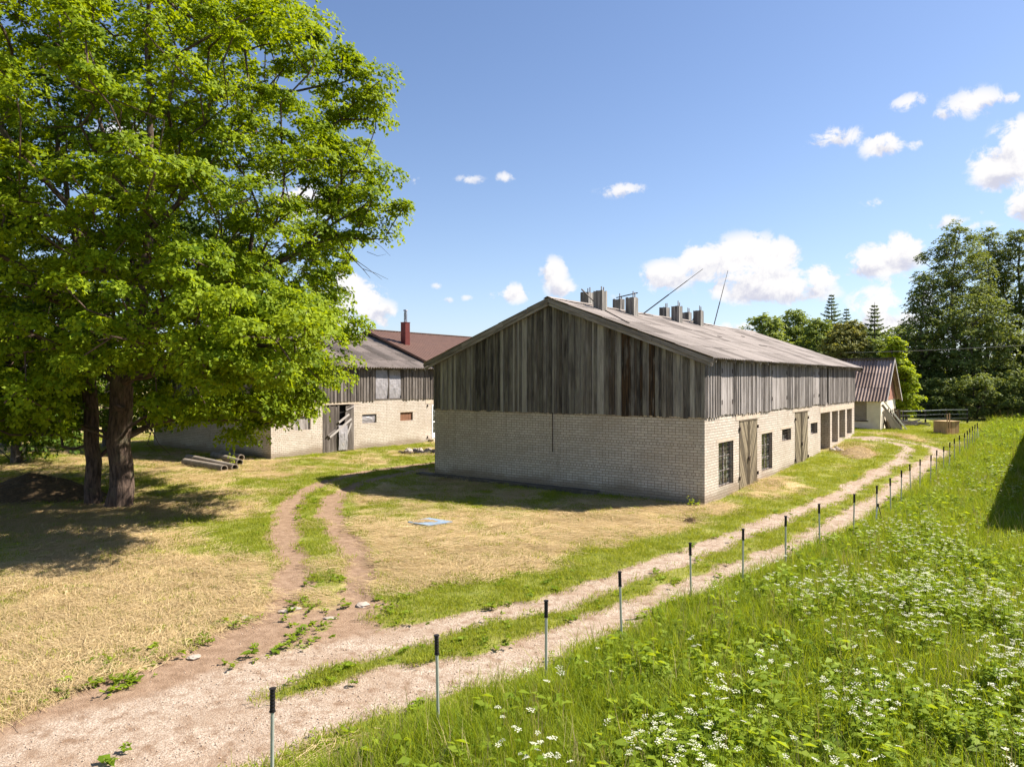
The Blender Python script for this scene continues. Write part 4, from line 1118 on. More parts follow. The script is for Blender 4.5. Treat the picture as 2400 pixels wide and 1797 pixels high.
def make_tree(name, label, cat, base, trunk, limbs, tips, leaf, mat, bark, trunk_r, rg, group=None, extra=None, step=.7, droop=0.0, min_r=.012, flare=1.35):
    root = thing(name, label, cat, tuple(base), 0, group)
    b = np.array(base)
    loc = lambda pts: [np.array(p, float) - b for p in pts]
    tips = loc(tips)
    pos, par, kids, r, ends = skeleton(loc(trunk), [loc(l) for l in limbs], tips, rg, step=step, droop=droop)
    mb = MB(); wood_mesh(pos, par, kids, r, trunk_r, mb, min_r=min_r, flare=flare)
    if extra:
        for pth, ra in extra: mb.tube(loc(pth), ra, 4, cap=False)
    mb.build('trunk', M[bark], root, smooth=True)
    ctr = np.mean(tips, 0)
    V, Q, tint = foliage(tips, rg, center=ctr - np.array([0, 0, 1.5]), **leaf)
    link_mesh('crown', np_mesh('crown', V, Q, tint), M[mat], root)
    return root

def at(px, py, Y): return np.array([(px - CX) / F * Y, Y, CAMZ + (HY - py) * Y / F])

def build_oaks():
    rg = np.random.default_rng(5)
    b = ground_px(277, 1188); base = np.array([b[0], b[1], float(gz(*b)) - .1]); Y = b[1]
    prof = [(1.9, 4.2), (2.1, 5.4), (2.7, 6.8), (3.8, 7.6), (4.8, 7.9), (5.6, 7.8), (6.3, 8.3), (6.8, 7.7), (7.4, 7.2), (7.9, 7.1), (8.5, 8.2), (9.3, 9.2), (10, 9.8), (10.8, 9.4), (11.4, 8.6), (12.2, 8.3), (13.1, 9.0), (14.2, 9.2), (15, 8.6), (15.8, 6.9), (16.9, 5.9), (18, 5), (19.5, 3.2), (20.4, .5)]
    pz = [p[0] for p in prof]; pr = [p[1] for p in prof]
    gen = [(1.9, 3), (3, 6.6), (6, 8.6), (10, 9.3), (14, 8.6), (17, 6.2), (19.5, 3.4), (20.4, .5)]
    def rad_fn(z, a):
        r0 = np.interp(z, pz, pr); r1 = np.interp(z, [g[0] for g in gen], [g[1] for g in gen]) * (1 + .16 * math.sin(3 * a + z * .5) + .1 * math.sin(5 * a - z))
        w = max(0, math.cos(a)) ** 1.5
        return max(.3, (r0 * w + r1 * (1 - w)) - .45)
    tips = crown_tips(rg, 980, (base[0], base[1]), rad_fn, 2.2, 20.0, inner=.34, minsep=.80)
    # keep the lower trunk visible and hang the lower front skirts where the photograph shows them
    def ok(p):
        px = CX + F * p[0] / p[1]; py = HY - F * (p[2] - CAMZ) / p[1]
        if p[1] < Y + 2.5 and 165 < px < 345 and py > 880: return False
        if py > 1000 and px < 520 : return False
        return True
    tips = [t for t in tips if ok(t)]
    for (px, py, yy) in ((560,985,22.5),(600,1000,22.8),(650,960,22.6),(700,975,22.4),(720,930,22.8),(760,900,23),(790,860,23),(820,800,23.2),(840,770,23.2),(615,930,23),(500,985,22.2),(450,985,22),(400,965,21.8),
                         (905,430,23.6),(880,445,23),(870,405,23.8),(840,470,23),(850,520,23.2),(800,450,24),(820,400,23.4),(780,560,23.4),(830,560,23),(870,500,24),(780,500,22.8),(740,610,22.6),(760,660,22.8),(860,280,23.8),(830,240,23.2),(840,180,23.8),(800,280,23.6),(780,220,23.8),(800,170,23.2),(740,160,23.4),(720,120,23.8),(690,60,23.4),(660,20,23.6),(640,100,23),(770,340,23.2),(800,390,23.6),(930,510,23.6),(945,490,23.4),(900,560,23.5),(890,190,23.6),(880,250,23.4),(860,215,23.6),(740,95,23.4),(820,140,23.6),(790,700,23),(770,740,22.6),(670,890,22.4),(590,880,22.2),(520,930,22),(130,960,23.5),(60,960,24),(20,900,24),(90,850,24)): tips.append(at(px, py, yy))
    for _ in range(52):
        px, py = rg.uniform(430, 770), rg.uniform(700, 960)
        lowest = np.interp(px, [430, 520, 620, 700, 740, 770], [900, 925, 955, 950, 890, 840])
        if py < lowest and not (px > 720 and py < 735): tips.append(at(px, py, rg.uniform(17.2, 20.6)))
    for _ in range(42):
        px, py = rg.uniform(150, 520), rg.uniform(330, 860); tips.append(at(px, py, rg.uniform(17.2, 21.0)))
    for _ in range(45):
        px, py = rg.uniform(-120, 190), rg.uniform(820, 1050); tips.append(at(px, py, rg.uniform(21.5, 24.5)))
    P = lambda pts, ys: [at(u, v, y) for (u, v), y in zip(pts, ys)]
    trunk = [base, at(277, 1040, Y), at(285, 900, Y - .05), at(312, 800, Y - .15), at(335, 690, Y - .3), at(340, 620, Y - .3), at(352, 540, Y - .1), at(360, 420, Y), at(352, 280, Y + .1), at(345, 120, Y), at(350, -40, Y)]
    limbs = [P([(335,690),(270,648),(240,620),(200,535),(113,430),(55,372),(0,300)], [Y-.3,Y-.8,Y-1,Y-1.6,Y-2.3,Y-2.7,Y-3]),
             P([(312,800),(385,705),(421,684),(520,662),(643,620),(725,575),(780,525),(850,485)], [Y-.15,Y-.6,Y-.8,Y-1,Y-1.1,Y-1,Y-.7,Y-.3]),
             P([(352,540),(300,470),(250,330),(200,150)], [Y-.1,Y+.4,Y+1,Y+1.6]),
             P([(352,280),(440,240),(560,205),(690,215),(800,195)], [Y+.1,Y-.2,Y-.4,Y-.4,Y]),
             P([(352,540),(450,440),(530,330),(560,260)], [Y-.1,Y-1.2,Y-2.4,Y-3.2]),
             P([(285,900),(400,850),(540,820),(690,800)], [Y-.05,Y-1.8,Y-3.6,Y-5]),
             P([(285,900),(230,840),(120,800),(20,790)], [Y-.05,Y+.6,Y+1,Y+1.2]),
             P([(312,800),(300,700),(330,560),(340,470)], [Y-.15,Y+1.4,Y+3.2,Y+4.6])]
    extra = [(P([(780,540),(820,600),(850,630),(868,652)], [Y-.9]*4), [.03,.02,.012,.006]), (P([(820,600),(860,628),(895,655)], [Y-.9]*3), [.014,.01,.005]), (P([(850,630),(880,640),(910,655)], [Y-.8]*3), [.012,.008,.005]),
             (P([(800,320),(835,345),(862,372)], [Y]*3), [.014,.009,.004]), (P([(790,330),(840,338),(870,342)], [Y]*3), [.012,.007,.004]), (P([(870,560),(895,580),(915,600)], [Y-.5]*3), [.01,.007,.004]), (P([(860,590),(885,600),(905,596)], [Y-.5]*3), [.01,.007,.004]),
             (P([(340,985),(355,1010),(345,1040),(365,1058)], [Y-1.6]*4), [.022,.018,.012,.006]), (P([(352,1000),(372,1040),(400,1065)], [Y-1.5]*3), [.016,.01,.006]),
             (P([(290,960),(276,955),(270,950)], [Y-.55,Y-.62,Y-.65]), [.14,.13,.115])]
    make_tree('oak_tree', 'huge bright green oak with the thicker of the two trunks by the dark heap', 'tree', base, trunk, limbs, tips,
              dict(n_ros=62, n_leaf=6, cr=.70, ch=.46, L=.140, Wd=.58), 'oak_leaf', 'bark', .365, rg, flare=1.25, extra=extra, group='oaks by the track')
    # the slimmer oak close behind it
    rg = np.random.default_rng(8)
    b2 = ground_px(220, 1180); base2 = np.array([b2[0], b2[1], float(gz(*b2)) - .1]); Y2 = b2[1]
    tr2 = [base2, at(214, 1040, Y2), at(208, 900, Y2), at(205, 780, Y2 + .2), at(185, 600, Y2 + .8), at(150, 400, Y2 + 1.5), at(110, 200, Y2 + 2), at(90, 60, Y2 + 2.2)]
    gen2 = [(1.7, 3.5), (3, 6.5), (6, 7.5), (10, 7.2), (14, 6), (17, 3.2), (18, .5)]
    ctr = base2[:2] + np.array([-3.2, 4.2])
    tips2 = crown_tips(rg, 300, ctr, lambda z, a: max(.3, np.interp(z, [g[0] for g in gen2], [g[1] for g in gen2]) * (1 + .15 * math.sin(3 * a + z)) - .5), 2.0, 17.5, inner=.3, minsep=1.05)
    tips2 = [t for t in tips2 if not (HY - F * (t[2] - CAMZ) / t[1] > 1010 and CX + F * t[0] / t[1] > 120)]
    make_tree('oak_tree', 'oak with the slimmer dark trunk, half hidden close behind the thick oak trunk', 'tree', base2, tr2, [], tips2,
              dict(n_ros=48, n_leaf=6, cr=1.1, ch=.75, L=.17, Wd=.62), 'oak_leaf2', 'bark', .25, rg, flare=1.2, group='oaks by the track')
build_oaks()

def simple_tree(name, label, cat, px, top_py, Y, half_px, low, leaf_mat, seed, n=90, leaf=.22, bark='bark2', shape='round', tr=.22, group=None, ros=26, cr=None, droop=0., inner=.25, sep=None):
    rg = np.random.default_rng(seed)
    x = (px - CX) / F * Y; z0 = float(gz(x, Y)); zt = CAMZ + (HY - top_py) * Y / F; Rm = half_px * Y / F; h = zt - z0; zl = z0 + low * h
    prof = {'round': [(0, .55), (.2, .9), (.45, 1), (.7, .85), (.88, .55), (1, .12)], 'tall': [(0, .55), (.15, .8), (.4, 1), (.62, .92), (.8, .66), (.93, .34), (1, .10)],
            'bush': [(0, .8), (.3, 1), (.6, .9), (.85, .6), (1, .2)]}[shape]
    def rf(z, a):
        f = (z - zl) / (zt - zl); return Rm * np.interp(f, [p[0] for p in prof], [p[1] for p in prof]) * (1 + .2 * math.sin(3 * a + seed + 4 * f) + .16 * math.sin(5 * a + 11 * f + seed) + .1 * math.sin(7 * a + 17 * f))
    cr = cr or max(.35, Rm * .24)
    tips = crown_tips(rg, n, (x, Y), rf, zl + cr * .3, zt - cr * .35, inner=inner, minsep=sep or cr * .72)
    trunk = [np.array([x, Y, z0 - .1]), np.array([x + rg.normal() * .1, Y, z0 + h * .25]), np.array([x + rg.normal() * .25, Y + rg.normal() * .2, z0 + h * .55]), np.array([x + rg.normal() * .3, Y, z0 + h * .9])]
    return make_tree(name, label, cat, (x, Y, z0 - .1), trunk, [], tips, dict(n_ros=ros, n_leaf=5, cr=cr, ch=cr * .8, L=leaf, Wd=.7), leaf_mat, bark, tr, rg, group=group, step=1.0, droop=droop, min_r=.02)

def spruce(label, px, top_py, Y, half_px, seed, low_py=None, group=None):
    rg = np.random.default_rng(seed); x = (px - CX) / F * Y; z0 = float(gz(x, Y)); zt = CAMZ + (HY - top_py) * Y / F; R_ = half_px * Y / F; h = zt - z0
    root = thing('spruce_tree', label, 'tree', (x, Y, z0), 0, group)
    tb = MB(); tb.tube([(0, 0, -.1), (0, 0, h * .5), (0, 0, h)], [.2, .12, .015], 8, cap=False)
    P = []; A = []; Ls = []
    z = h * .1
    while z < h - .1:
        f = 1 - z / h; r = max(.14, R_ * f); nb = 7 if f > .3 else 6
        a0 = rg.uniform(0, 6.28)
        for k in range(nb):
            a = a0 + 6.283 * k / nb + rg.normal() * .2; rl = r * rg.uniform(.7, 1.15)
            d = np.array([math.cos(a), math.sin(a), 0]); up0 = .45 if f < .35 else .1
            pts = [np.array([0, 0, z]) + d * rl * s + np.array([0, 0, rl * (up0 * s - .25 * s * s + .14 * s ** 3)]) for s in np.linspace(0, 1, 5)]
            tb.tube(pts, [.03, .025, .02, .012, .006], 4, cap=False)
            nn = int(12 + 20 * rl)
            s = rg.uniform(.12, 1, nn); side = rg.choice([-1, 1], nn); sd_ = np.array([-d[1], d[0], 0])
            p = np.array([[np.interp(si, np.linspace(0, 1, 5), [q[c] for q in pts]) for c in range(3)] for si in s])
            P.append(p); dirv = d * rg.uniform(.35, .9, (nn, 1)) + sd_ * (side * rg.uniform(.2, .9, nn))[:, None] + np.array([0, 0, 1]) * rg.uniform(-.45, .25, (nn, 1)); A.append(dirv / np.linalg.norm(dirv, axis=1, keepdims=True)); Ls.append(rg.uniform(.25, .5, nn) * (1.1 - .5 * s) * (1 if f > .2 else .8))
        z += max(.38, .55 * f + .34)
    P = np.concatenate(P); A = np.concatenate(A); Ls = np.concatenate(Ls)
    tb.build('trunk', M['bark2'], root, smooth=True)
    V, Q, t = leaf_quads(P, A, Ls, Ls * .33, rg.uniform(0, 1, len(P)), rg)
    link_mesh('crown', np_mesh('crown', V, Q, t), M['spruce_leaf'], root)

def build_trees():
    g1 = 'trees behind the long barn'
    simple_tree('leafy_tree', 'round olive green tree leftmost above the long barn roof', 'tree', 1792, 738, 80, 62, .06, 'far_leaf', 21, 190, .24, group=g1)
    simple_tree('leafy_tree', 'taller round tree second from left above the long barn roof', 'tree', 1862, 730, 84, 58, .06, 'far_leaf', 22, 190, .24, group=g1)
    simple_tree('leafy_tree', 'loose yellowish tree between the round trees and the left spruce', 'tree', 1915, 752, 78, 54, .06, 'far_leaf', 23, 120, .24, group=g1)
    simple_tree('leafy_tree', 'dark leafy tree filling the gap under the left spruce top', 'tree', 1955, 770, 88, 66, .05, 'aspen_leaf', 29, 120, .24, group=g1)
    spruce('dark spruce with the tallest tip above the barn roof end', 1949, 690, 82, 105, 31, group='spruces behind the shed')
    spruce('slim spruce tip just right of the tallest spruce', 1984, 722, 88, 80, 32, group='spruces behind the shed')
    spruce('spruce with open spiky top left of the aspens', 2050, 708, 76, 100, 33, group='spruces behind the shed')
    simple_tree('pine_tree', 'bushy olive pine behind the shed roof', 'tree', 1985, 757, 66, 64, .03, 'pine_leaf', 24, 230, .20, shape='bush', ros=40, cr=.6)
    simple_tree('leafy_tree', 'dark green tree below the spiky spruce', 'tree', 2050, 800, 72, 54, .04, 'far_leaf', 27, 110, .22, group=g1)
    simple_tree('leafy_tree', 'bright lime green tree between shed and aspens', 'tree', 2098, 792, 58, 36, .03, 'lime_leaf', 25, 110, .20, shape='bush', group='lime green trees by the shed')
    simple_tree('bush', 'lime green bush at the right gable of the shed', 'bush', 2124, 858, 57, 26, .03, 'lime_leaf', 26, 60, .16, shape='bush', group='lime green trees by the shed', tr=.08)
    simple_tree('leafy_tree', 'dark leafy tree in the back row left of the pine', 'tree', 1895, 766, 98, 70, .03, 'far_leaf', 61, 120, .28, group=g1)
    simple_tree('leafy_tree', 'broad leafy tree in the back row between pine and spiky spruce', 'tree', 2022, 772, 96, 76, .03, 'far_leaf', 62, 130, .28, group=g1)
    simple_tree('leafy_tree', 'leafy tree closing the gap between lime green trees and aspens', 'tree', 2120, 770, 84, 70, .02, 'far_leaf', 63, 120, .26, group=g1)
    g = 'tall aspens at the right edge'
    simple_tree('aspen_tree', 'tall aspen at left of the right hand grove, tip leaning right', 'tree', 2240, 530, 68, 95, .06, 'aspen_leaf', 41, 260, .165, shape='tall', group=g, ros=36, cr=.75, inner=.12)
    simple_tree('aspen_tree', 'second tall aspen of the right hand grove with narrow tip', 'tree', 2312, 533, 72, 72, .06, 'aspen_leaf', 42, 230, .165, shape='tall', group=g, ros=36, cr=.75, inner=.12)
    simple_tree('aspen_tree', 'tall aspen cut by the right edge of the picture', 'tree', 2388, 540, 70, 72, .06, 'aspen_leaf', 43, 230, .165, shape='tall', group=g, ros=36, cr=.75, inner=.12)
    simple_tree('aspen_tree', 'shorter aspen leaning out on the left flank of the grove', 'tree', 2168, 640, 66, 52, .06, 'aspen_leaf', 44, 130, .20, shape='tall', group=g, ros=28, cr=.9, inner=.15)
    simple_tree('aspen_tree', 'shaded aspen filling the foot of the grove', 'tree', 2290, 700, 63, 90, .02, 'aspen_leaf', 45, 170, .20, shape='bush', group=g, ros=30, cr=.95)
    simple_tree('aspen_tree', 'aspen just outside the right edge of the picture', 'tree', 2480, 560, 66, 90, .05, 'aspen_leaf', 46, 160, .22, shape='tall', group=g, ros=26, cr=1.0)
    for k, (px, Y, hw, top) in enumerate(((2570, 68, 90, 545), (2700, 64, 100, 555), (2620, 60, 90, 590), (2860, 66, 110, 560))):
        simple_tree('aspen_tree', ('first', 'second', 'third', 'fourth')[k] + ' aspen of the grove beyond the right edge', 'tree', px, top, Y, hw, .04, 'aspen_leaf', 90 + k, 130, .26, shape='tall', group=g, ros=24, cr=1.15)
    simple_tree('bush', 'dark bush in the shade under the left aspens', 'bush', 2170, 860, 66, 60, .01, 'aspen_leaf', 47, 90, .2, shape='bush', tr=.08, group='dark bushes under the aspens')
    simple_tree('bush', 'dark bush in the shade under the right aspens', 'bush', 2360, 850, 62, 75, .01, 'aspen_leaf', 48, 110, .2, shape='bush', tr=.08, group='dark bushes under the aspens')
    for k, (px, Y, hw, top) in enumerate(((2105, 61, 42, 885), (2210, 60, 62, 890), (2290, 58, 60, 880), (2420, 56, 80, 870))):
        simple_tree('bush', ('low dark bush behind the paddock fence left end', 'low dark bush right behind the crate and paddock fence', 'low dark bush at the foot of the tallest aspens', 'low dark bush at the right edge under the aspens')[k], 'bush', px, top, Y, hw, .01, 'aspen_leaf', 70 + k, 70, .17, shape='bush', tr=.06, group='dark bushes under the aspens')
    simple_tree('birch_tree', 'pale green birch at the left edge beyond the oaks', 'tree', 10, 395, 44, 75, .1, 'birch_leaf', 51, 150, .18, shape='tall', ros=34)
    g = 'dark trees beyond the oaks'
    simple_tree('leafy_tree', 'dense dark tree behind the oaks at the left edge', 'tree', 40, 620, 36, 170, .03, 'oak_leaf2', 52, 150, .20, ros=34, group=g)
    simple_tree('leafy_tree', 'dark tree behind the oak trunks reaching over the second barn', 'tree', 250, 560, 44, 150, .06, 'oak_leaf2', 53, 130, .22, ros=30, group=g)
    simple_tree('leafy_tree', 'grey green tree peeping out right of the oak above the second barn', 'tree', 735, 600, 70, 66, .05, 'far_leaf', 54, 110, .24, group=g)
    simple_tree('leafy_tree', 'leafy tree hidden behind the oak and the second barn', 'tree', 560, 560, 74, 100, .05, 'far_leaf', 55, 110, .26, group=g)
build_trees()

# ------------------------------------------------------------------ scattered ground cover (uncountable: one object each)
def source_obj(name, V, Q, tint, mats, midx=None):
    me = np_mesh(name, V, Q, tint)
    for m in mats: me.materials.append(m)
    if midx is not None: me.polygons.foreach_set('material_index', np.asarray(midx, np.int32))
    return bpy.data.objects.new(name, me)

def scatter(name, pts, rot, scl, idx, sources):
    me = bpy.data.meshes.new(name); me.vertices.add(len(pts)); me.vertices.foreach_set('co', np.asarray(pts, np.float32).ravel())
    a = me.attributes.new('spin', 'FLOAT_VECTOR', 'POINT'); a.data.foreach_set('vector', np.asarray(rot, np.float32).ravel())
    a = me.attributes.new('size', 'FLOAT', 'POINT'); a.data.foreach_set('value', np.asarray(scl, np.float32))
    a = me.attributes.new('pick', 'INT', 'POINT'); a.data.foreach_set('value', np.asarray(idx, np.int32))
    o = bpy.data.objects.new(name, me); COL.objects.link(o); tag(o, kind='stuff')
    ng = bpy.data.node_groups.new(name + '_spread', 'GeometryNodeTree')
    ng.interface.new_socket('Geometry', in_out='INPUT', socket_type='NodeSocketGeometry'); ng.interface.new_socket('Geometry', in_out='OUTPUT', socket_type='NodeSocketGeometry')
    gi = ng.nodes.new('NodeGroupInput'); go = ng.nodes.new('NodeGroupOutput')
    ip = ng.nodes.new('GeometryNodeInstanceOnPoints'); jn = ng.nodes.new('GeometryNodeJoinGeometry')
    for s in sources:
        oi = ng.nodes.new('GeometryNodeObjectInfo'); oi.inputs['Object'].default_value = s; oi.inputs['As Instance'].default_value = True
        ng.links.new(oi.outputs['Geometry'], jn.inputs[0])
    def na(n, t):
        x = ng.nodes.new('GeometryNodeInputNamedAttribute'); x.data_type = t; x.inputs['Name'].default_value = n; return [q for q in x.outputs if q.enabled][0]
    ng.links.new(gi.outputs[0], ip.inputs['Points']); ng.links.new(jn.outputs[0], ip.inputs['Instance']); ip.inputs['Pick Instance'].default_value = True
    ng.links.new(na('pick', 'INT'), ip.inputs['Instance Index']); ng.links.new(na('spin', 'FLOAT_VECTOR'), ip.inputs['Rotation']); ng.links.new(na('size', 'FLOAT'), ip.inputs['Scale'])
    ng.links.new(ip.outputs[0], go.inputs[0])
    md = o.modifiers.new('spread', 'NODES'); md.node_group = ng
    return o

def blades(rg, n, rad, h0, h1, w0, w1, lean=.5, lie=False):
    """grass blades: strips of two quads and a pointed end quad"""
    a = rg.uniform(0, 6.283, n); r = rad * np.sqrt(rg.uniform(0, 1, n)); P = np.stack([r * np.cos(a), r * np.sin(a), np.zeros(n)], 1)
    h = rg.uniform(h0, h1, n); w = rg.uniform(w0, w1, n); b = rg.uniform(0, 6.283, n); ln = rg.uniform(.1, 1, n) * lean
    D = np.stack([np.cos(b), np.sin(b), np.zeros(n)], 1); S = np.stack([-np.sin(b), np.cos(b), np.zeros(n)], 1)
    tw = rg.uniform(-.9, .9, n)[:, None]; S2 = S * np.cos(tw) + D * np.sin(tw)
    rows = []
    for f, wf in ((0, .8), (.38, 1), (.72, .7), (1, .12)):
        c = P + D * (h * ln * f * f)[:, None] + np.array([0, 0, 1]) * (h * (f - .28 * ln * f * f))[:, None]
        rows.append((c - S2 * (w * wf / 2)[:, None], c + S2 * (w * wf / 2)[:, None]))
    V = np.stack([x for r_ in rows for x in r_], 1).reshape(-1, 3); base = np.arange(n)[:, None] * 8
    Q = np.concatenate([base + np.array([2 * k, 2 * k + 1, 2 * k + 3, 2 * k + 2]) for k in range(3)], 0)
    t = np.tile(np.clip(rg.uniform(0, 1, n), 0, 1), 3)
    return V, Q, t
def straws(rg, n, rad, l0, l1, w):
    a = rg.uniform(0, 6.283, n); r = rad * np.sqrt(rg.uniform(0, 1, n)); P = np.stack([r * np.cos(a), r * np.sin(a), rg.uniform(.004, .05, n)], 1)
    main = rg.normal(0, .42, n); D = np.stack([np.cos(main), np.sin(main), rg.normal(0, .10, n)], 1); S = np.stack([-np.sin(main), np.cos(main), rg.normal(0, .3, n)], 1)
    L = rg.uniform(l0, l1, n); cv = rg.normal(0, .06, n) * L; ww = w * rg.uniform(.5, 1.2, n)
    rows = []
    for f in (-.5, -.16, .16, .5):
        c = P + D * (L * f)[:, None] + S * (cv * (f * f * 4))[:, None] * np.array([1, 1, .15]); rows.append((c - S * (ww / 2)[:, None], c + S * (ww / 2)[:, None]))
    V = np.stack([x for r_ in rows for x in r_], 1).reshape(-1, 3); V[:, 2] = np.maximum(V[:, 2], .004); base = np.arange(n)[:, None] * 8
    Q = np.concatenate([base + np.array([2 * k, 2 * k + 1, 2 * k + 3, 2 * k + 2]) for k in range(3)], 0)
    return V, Q, np.tile(rg.uniform(0, 1, n), 3)
def weed(rg, stems, h0, h1, nleaf, L, Wd):
    V = []; Q = []; T = []; o = 0
    P = []; A = []; Ls = []
    for s in range(stems):
        a = rg.uniform(0, 6.28); r = rg.uniform(0, .16); h = rg.uniform(h0, h1); b = np.array([r * math.cos(a), r * math.sin(a), 0]); tip = b + np.array([math.cos(a) * .12, math.sin(a) * .12, h])
        for k in range(nleaf):
            f = rg.uniform(.2, 1); p = b + (tip - b) * f; th = rg.uniform(0, 6.28); d = np.array([math.cos(th), math.sin(th), rg.uniform(-.25, .55)]); P.append(p); A.append(d / np.linalg.norm(d)); Ls.append(L * rg.uniform(.6, 1.2) * (1.15 - .5 * f))
    P = np.array(P); A = np.array(A); Ls = np.array(Ls)
    # leaves lie open to the sky
    S = np.cross(A, np.array([0, 0, 1.])); S /= np.linalg.norm(S, axis=1, keepdims=True) + 1e-9; S += rg.normal(size=S.shape) * .35; N = np.cross(S, A)
    L1 = Ls[:, None]; m = P + A * L1 * .5
    Vq = np.stack([P, m + S * L1 * Wd / 2 + N * L1 * .08, P + A * L1 - N * L1 * .12, m - S * L1 * Wd / 2 + N * L1 * .08], 1).reshape(-1, 3)
    return Vq, np.arange(len(P) * 4).reshape(-1, 4), rg.uniform(0, 1, len(P))
def umbel_plant(rg, stems):
    V = []; Q = []; T = []; mi = []
    def addq(pts, t, m):
        b = len(V); V.extend(pts); Q.append([b, b + 1, b + 2, b + 3]); T.append(t); mi.append(m)
    for s in range(stems):
        a = rg.uniform(0, 6.28); r = rg.uniform(.02, .2); h = rg.uniform(.55, .9); b = np.array([r * math.cos(a), r * math.sin(a), 0]); top = b + np.array([rg.normal() * .06, rg.normal() * .06, h])
        for w in (np.array([.004, 0, 0]), np.array([0, .004, 0])): addq([b - w, b + w, top + w * .6, top - w * .6], .3, 0)
        R_ = rg.uniform(.03, .052); n = 10; tilt = rg.normal(size=2) * .25
        for k in range(n):
            th = 2.4 * k; rr = R_ * math.sqrt((k + .3) / n); c = top + np.array([rr * math.cos(th), rr * math.sin(th), .018 - rr * rr * 3 + rr * (tilt[0] * math.cos(th) + tilt[1] * math.sin(th))])
            q = rg.uniform(.008, .012); ph = rg.uniform(0, 6)
            addq([c + np.array([q * math.cos(ph + j * 1.571), q * math.sin(ph + j * 1.571), rg.uniform(-.004, .004)]) for j in range(4)], rg.uniform(0, 1), 1)
        for k in range(7):
            f = rg.uniform(.2, .75); p = b + (top - b) * f; th = rg.uniform(0, 6.28); d = np.array([math.cos(th), math.sin(th), .2]); sdv = np.array([-d[1], d[0], 0]); l = rg.uniform(.08, .16)
            addq([p, p + d * l * .6 + sdv * l * .22, p + d * l - np.array([0, 0, .03]), p + d * l * .6 - sdv * l * .22], rg.uniform(.2, .8), 0)
    return np.array(V), np.array(Q), np.array(T), mi

def sample(rg, n, y0, y1, power=1.4, margin=.10):
    """random ground points inside what the camera (and a step to its side) sees, denser near"""
    u = rg.uniform(0, 1, n); y = (y0 ** (2 - power) + u * (y1 ** (2 - power) - y0 ** (2 - power))) ** (1 / (2 - power))
    x = rg.uniform(-.72 - margin, .72 + margin, n) * (y + 1.2)
    return x, y
def in_building(x, y):
    r = np.zeros(x.shape, bool)
    for c, L in ((C1, BL), (C2, 40.)):
        t, s = local(x, y, c); r |= (t > -.08) & (t < L + .1) & (s > -.06) & (s < BW + .06)
    t, s = local(x, y, C1); r |= (t > -.45) & (t < 0) & (s > 4) & (s < BW + .75)
    bb = ground_px(1006, 1222); r |= np.hypot((x - bb[0]) / .8, (y - bb[1]) / .5) < 1
    t, s = local(x, y, SHED); r |= (t > -.1) & (t < 6.3) & (s > -.1) & (s < 5.7)
    t, s = local(x, y, np.array([17.2, 20.4]) - G2 * (BW + .42)); r |= (t > -.1) & (t < 30) & (s > -.1) & (s < BW + .1)
    return r
def lay(name, rg, x, y, keep, s0, s1, sources, tilt=.12, zoff=-.01, grow=0.0, turn=None):
    x, y = x[keep], y[keep]; n = len(x); z = gz(x, y) + zoff
    rot = np.stack([rg.normal(0, tilt, n), rg.normal(0, tilt, n), rg.uniform(0, 6.283, n) if turn is None else turn[keep] + rg.normal(0, .35, n)], 1)
    scl = rg.uniform(s0, s1, n) * (1 + grow * np.clip((y - 12) / 30, 0, 1.5))
    return scatter(name, np.stack([x, y, z], 1), rot, scl, rg.integers(0, len(sources), n), sources)

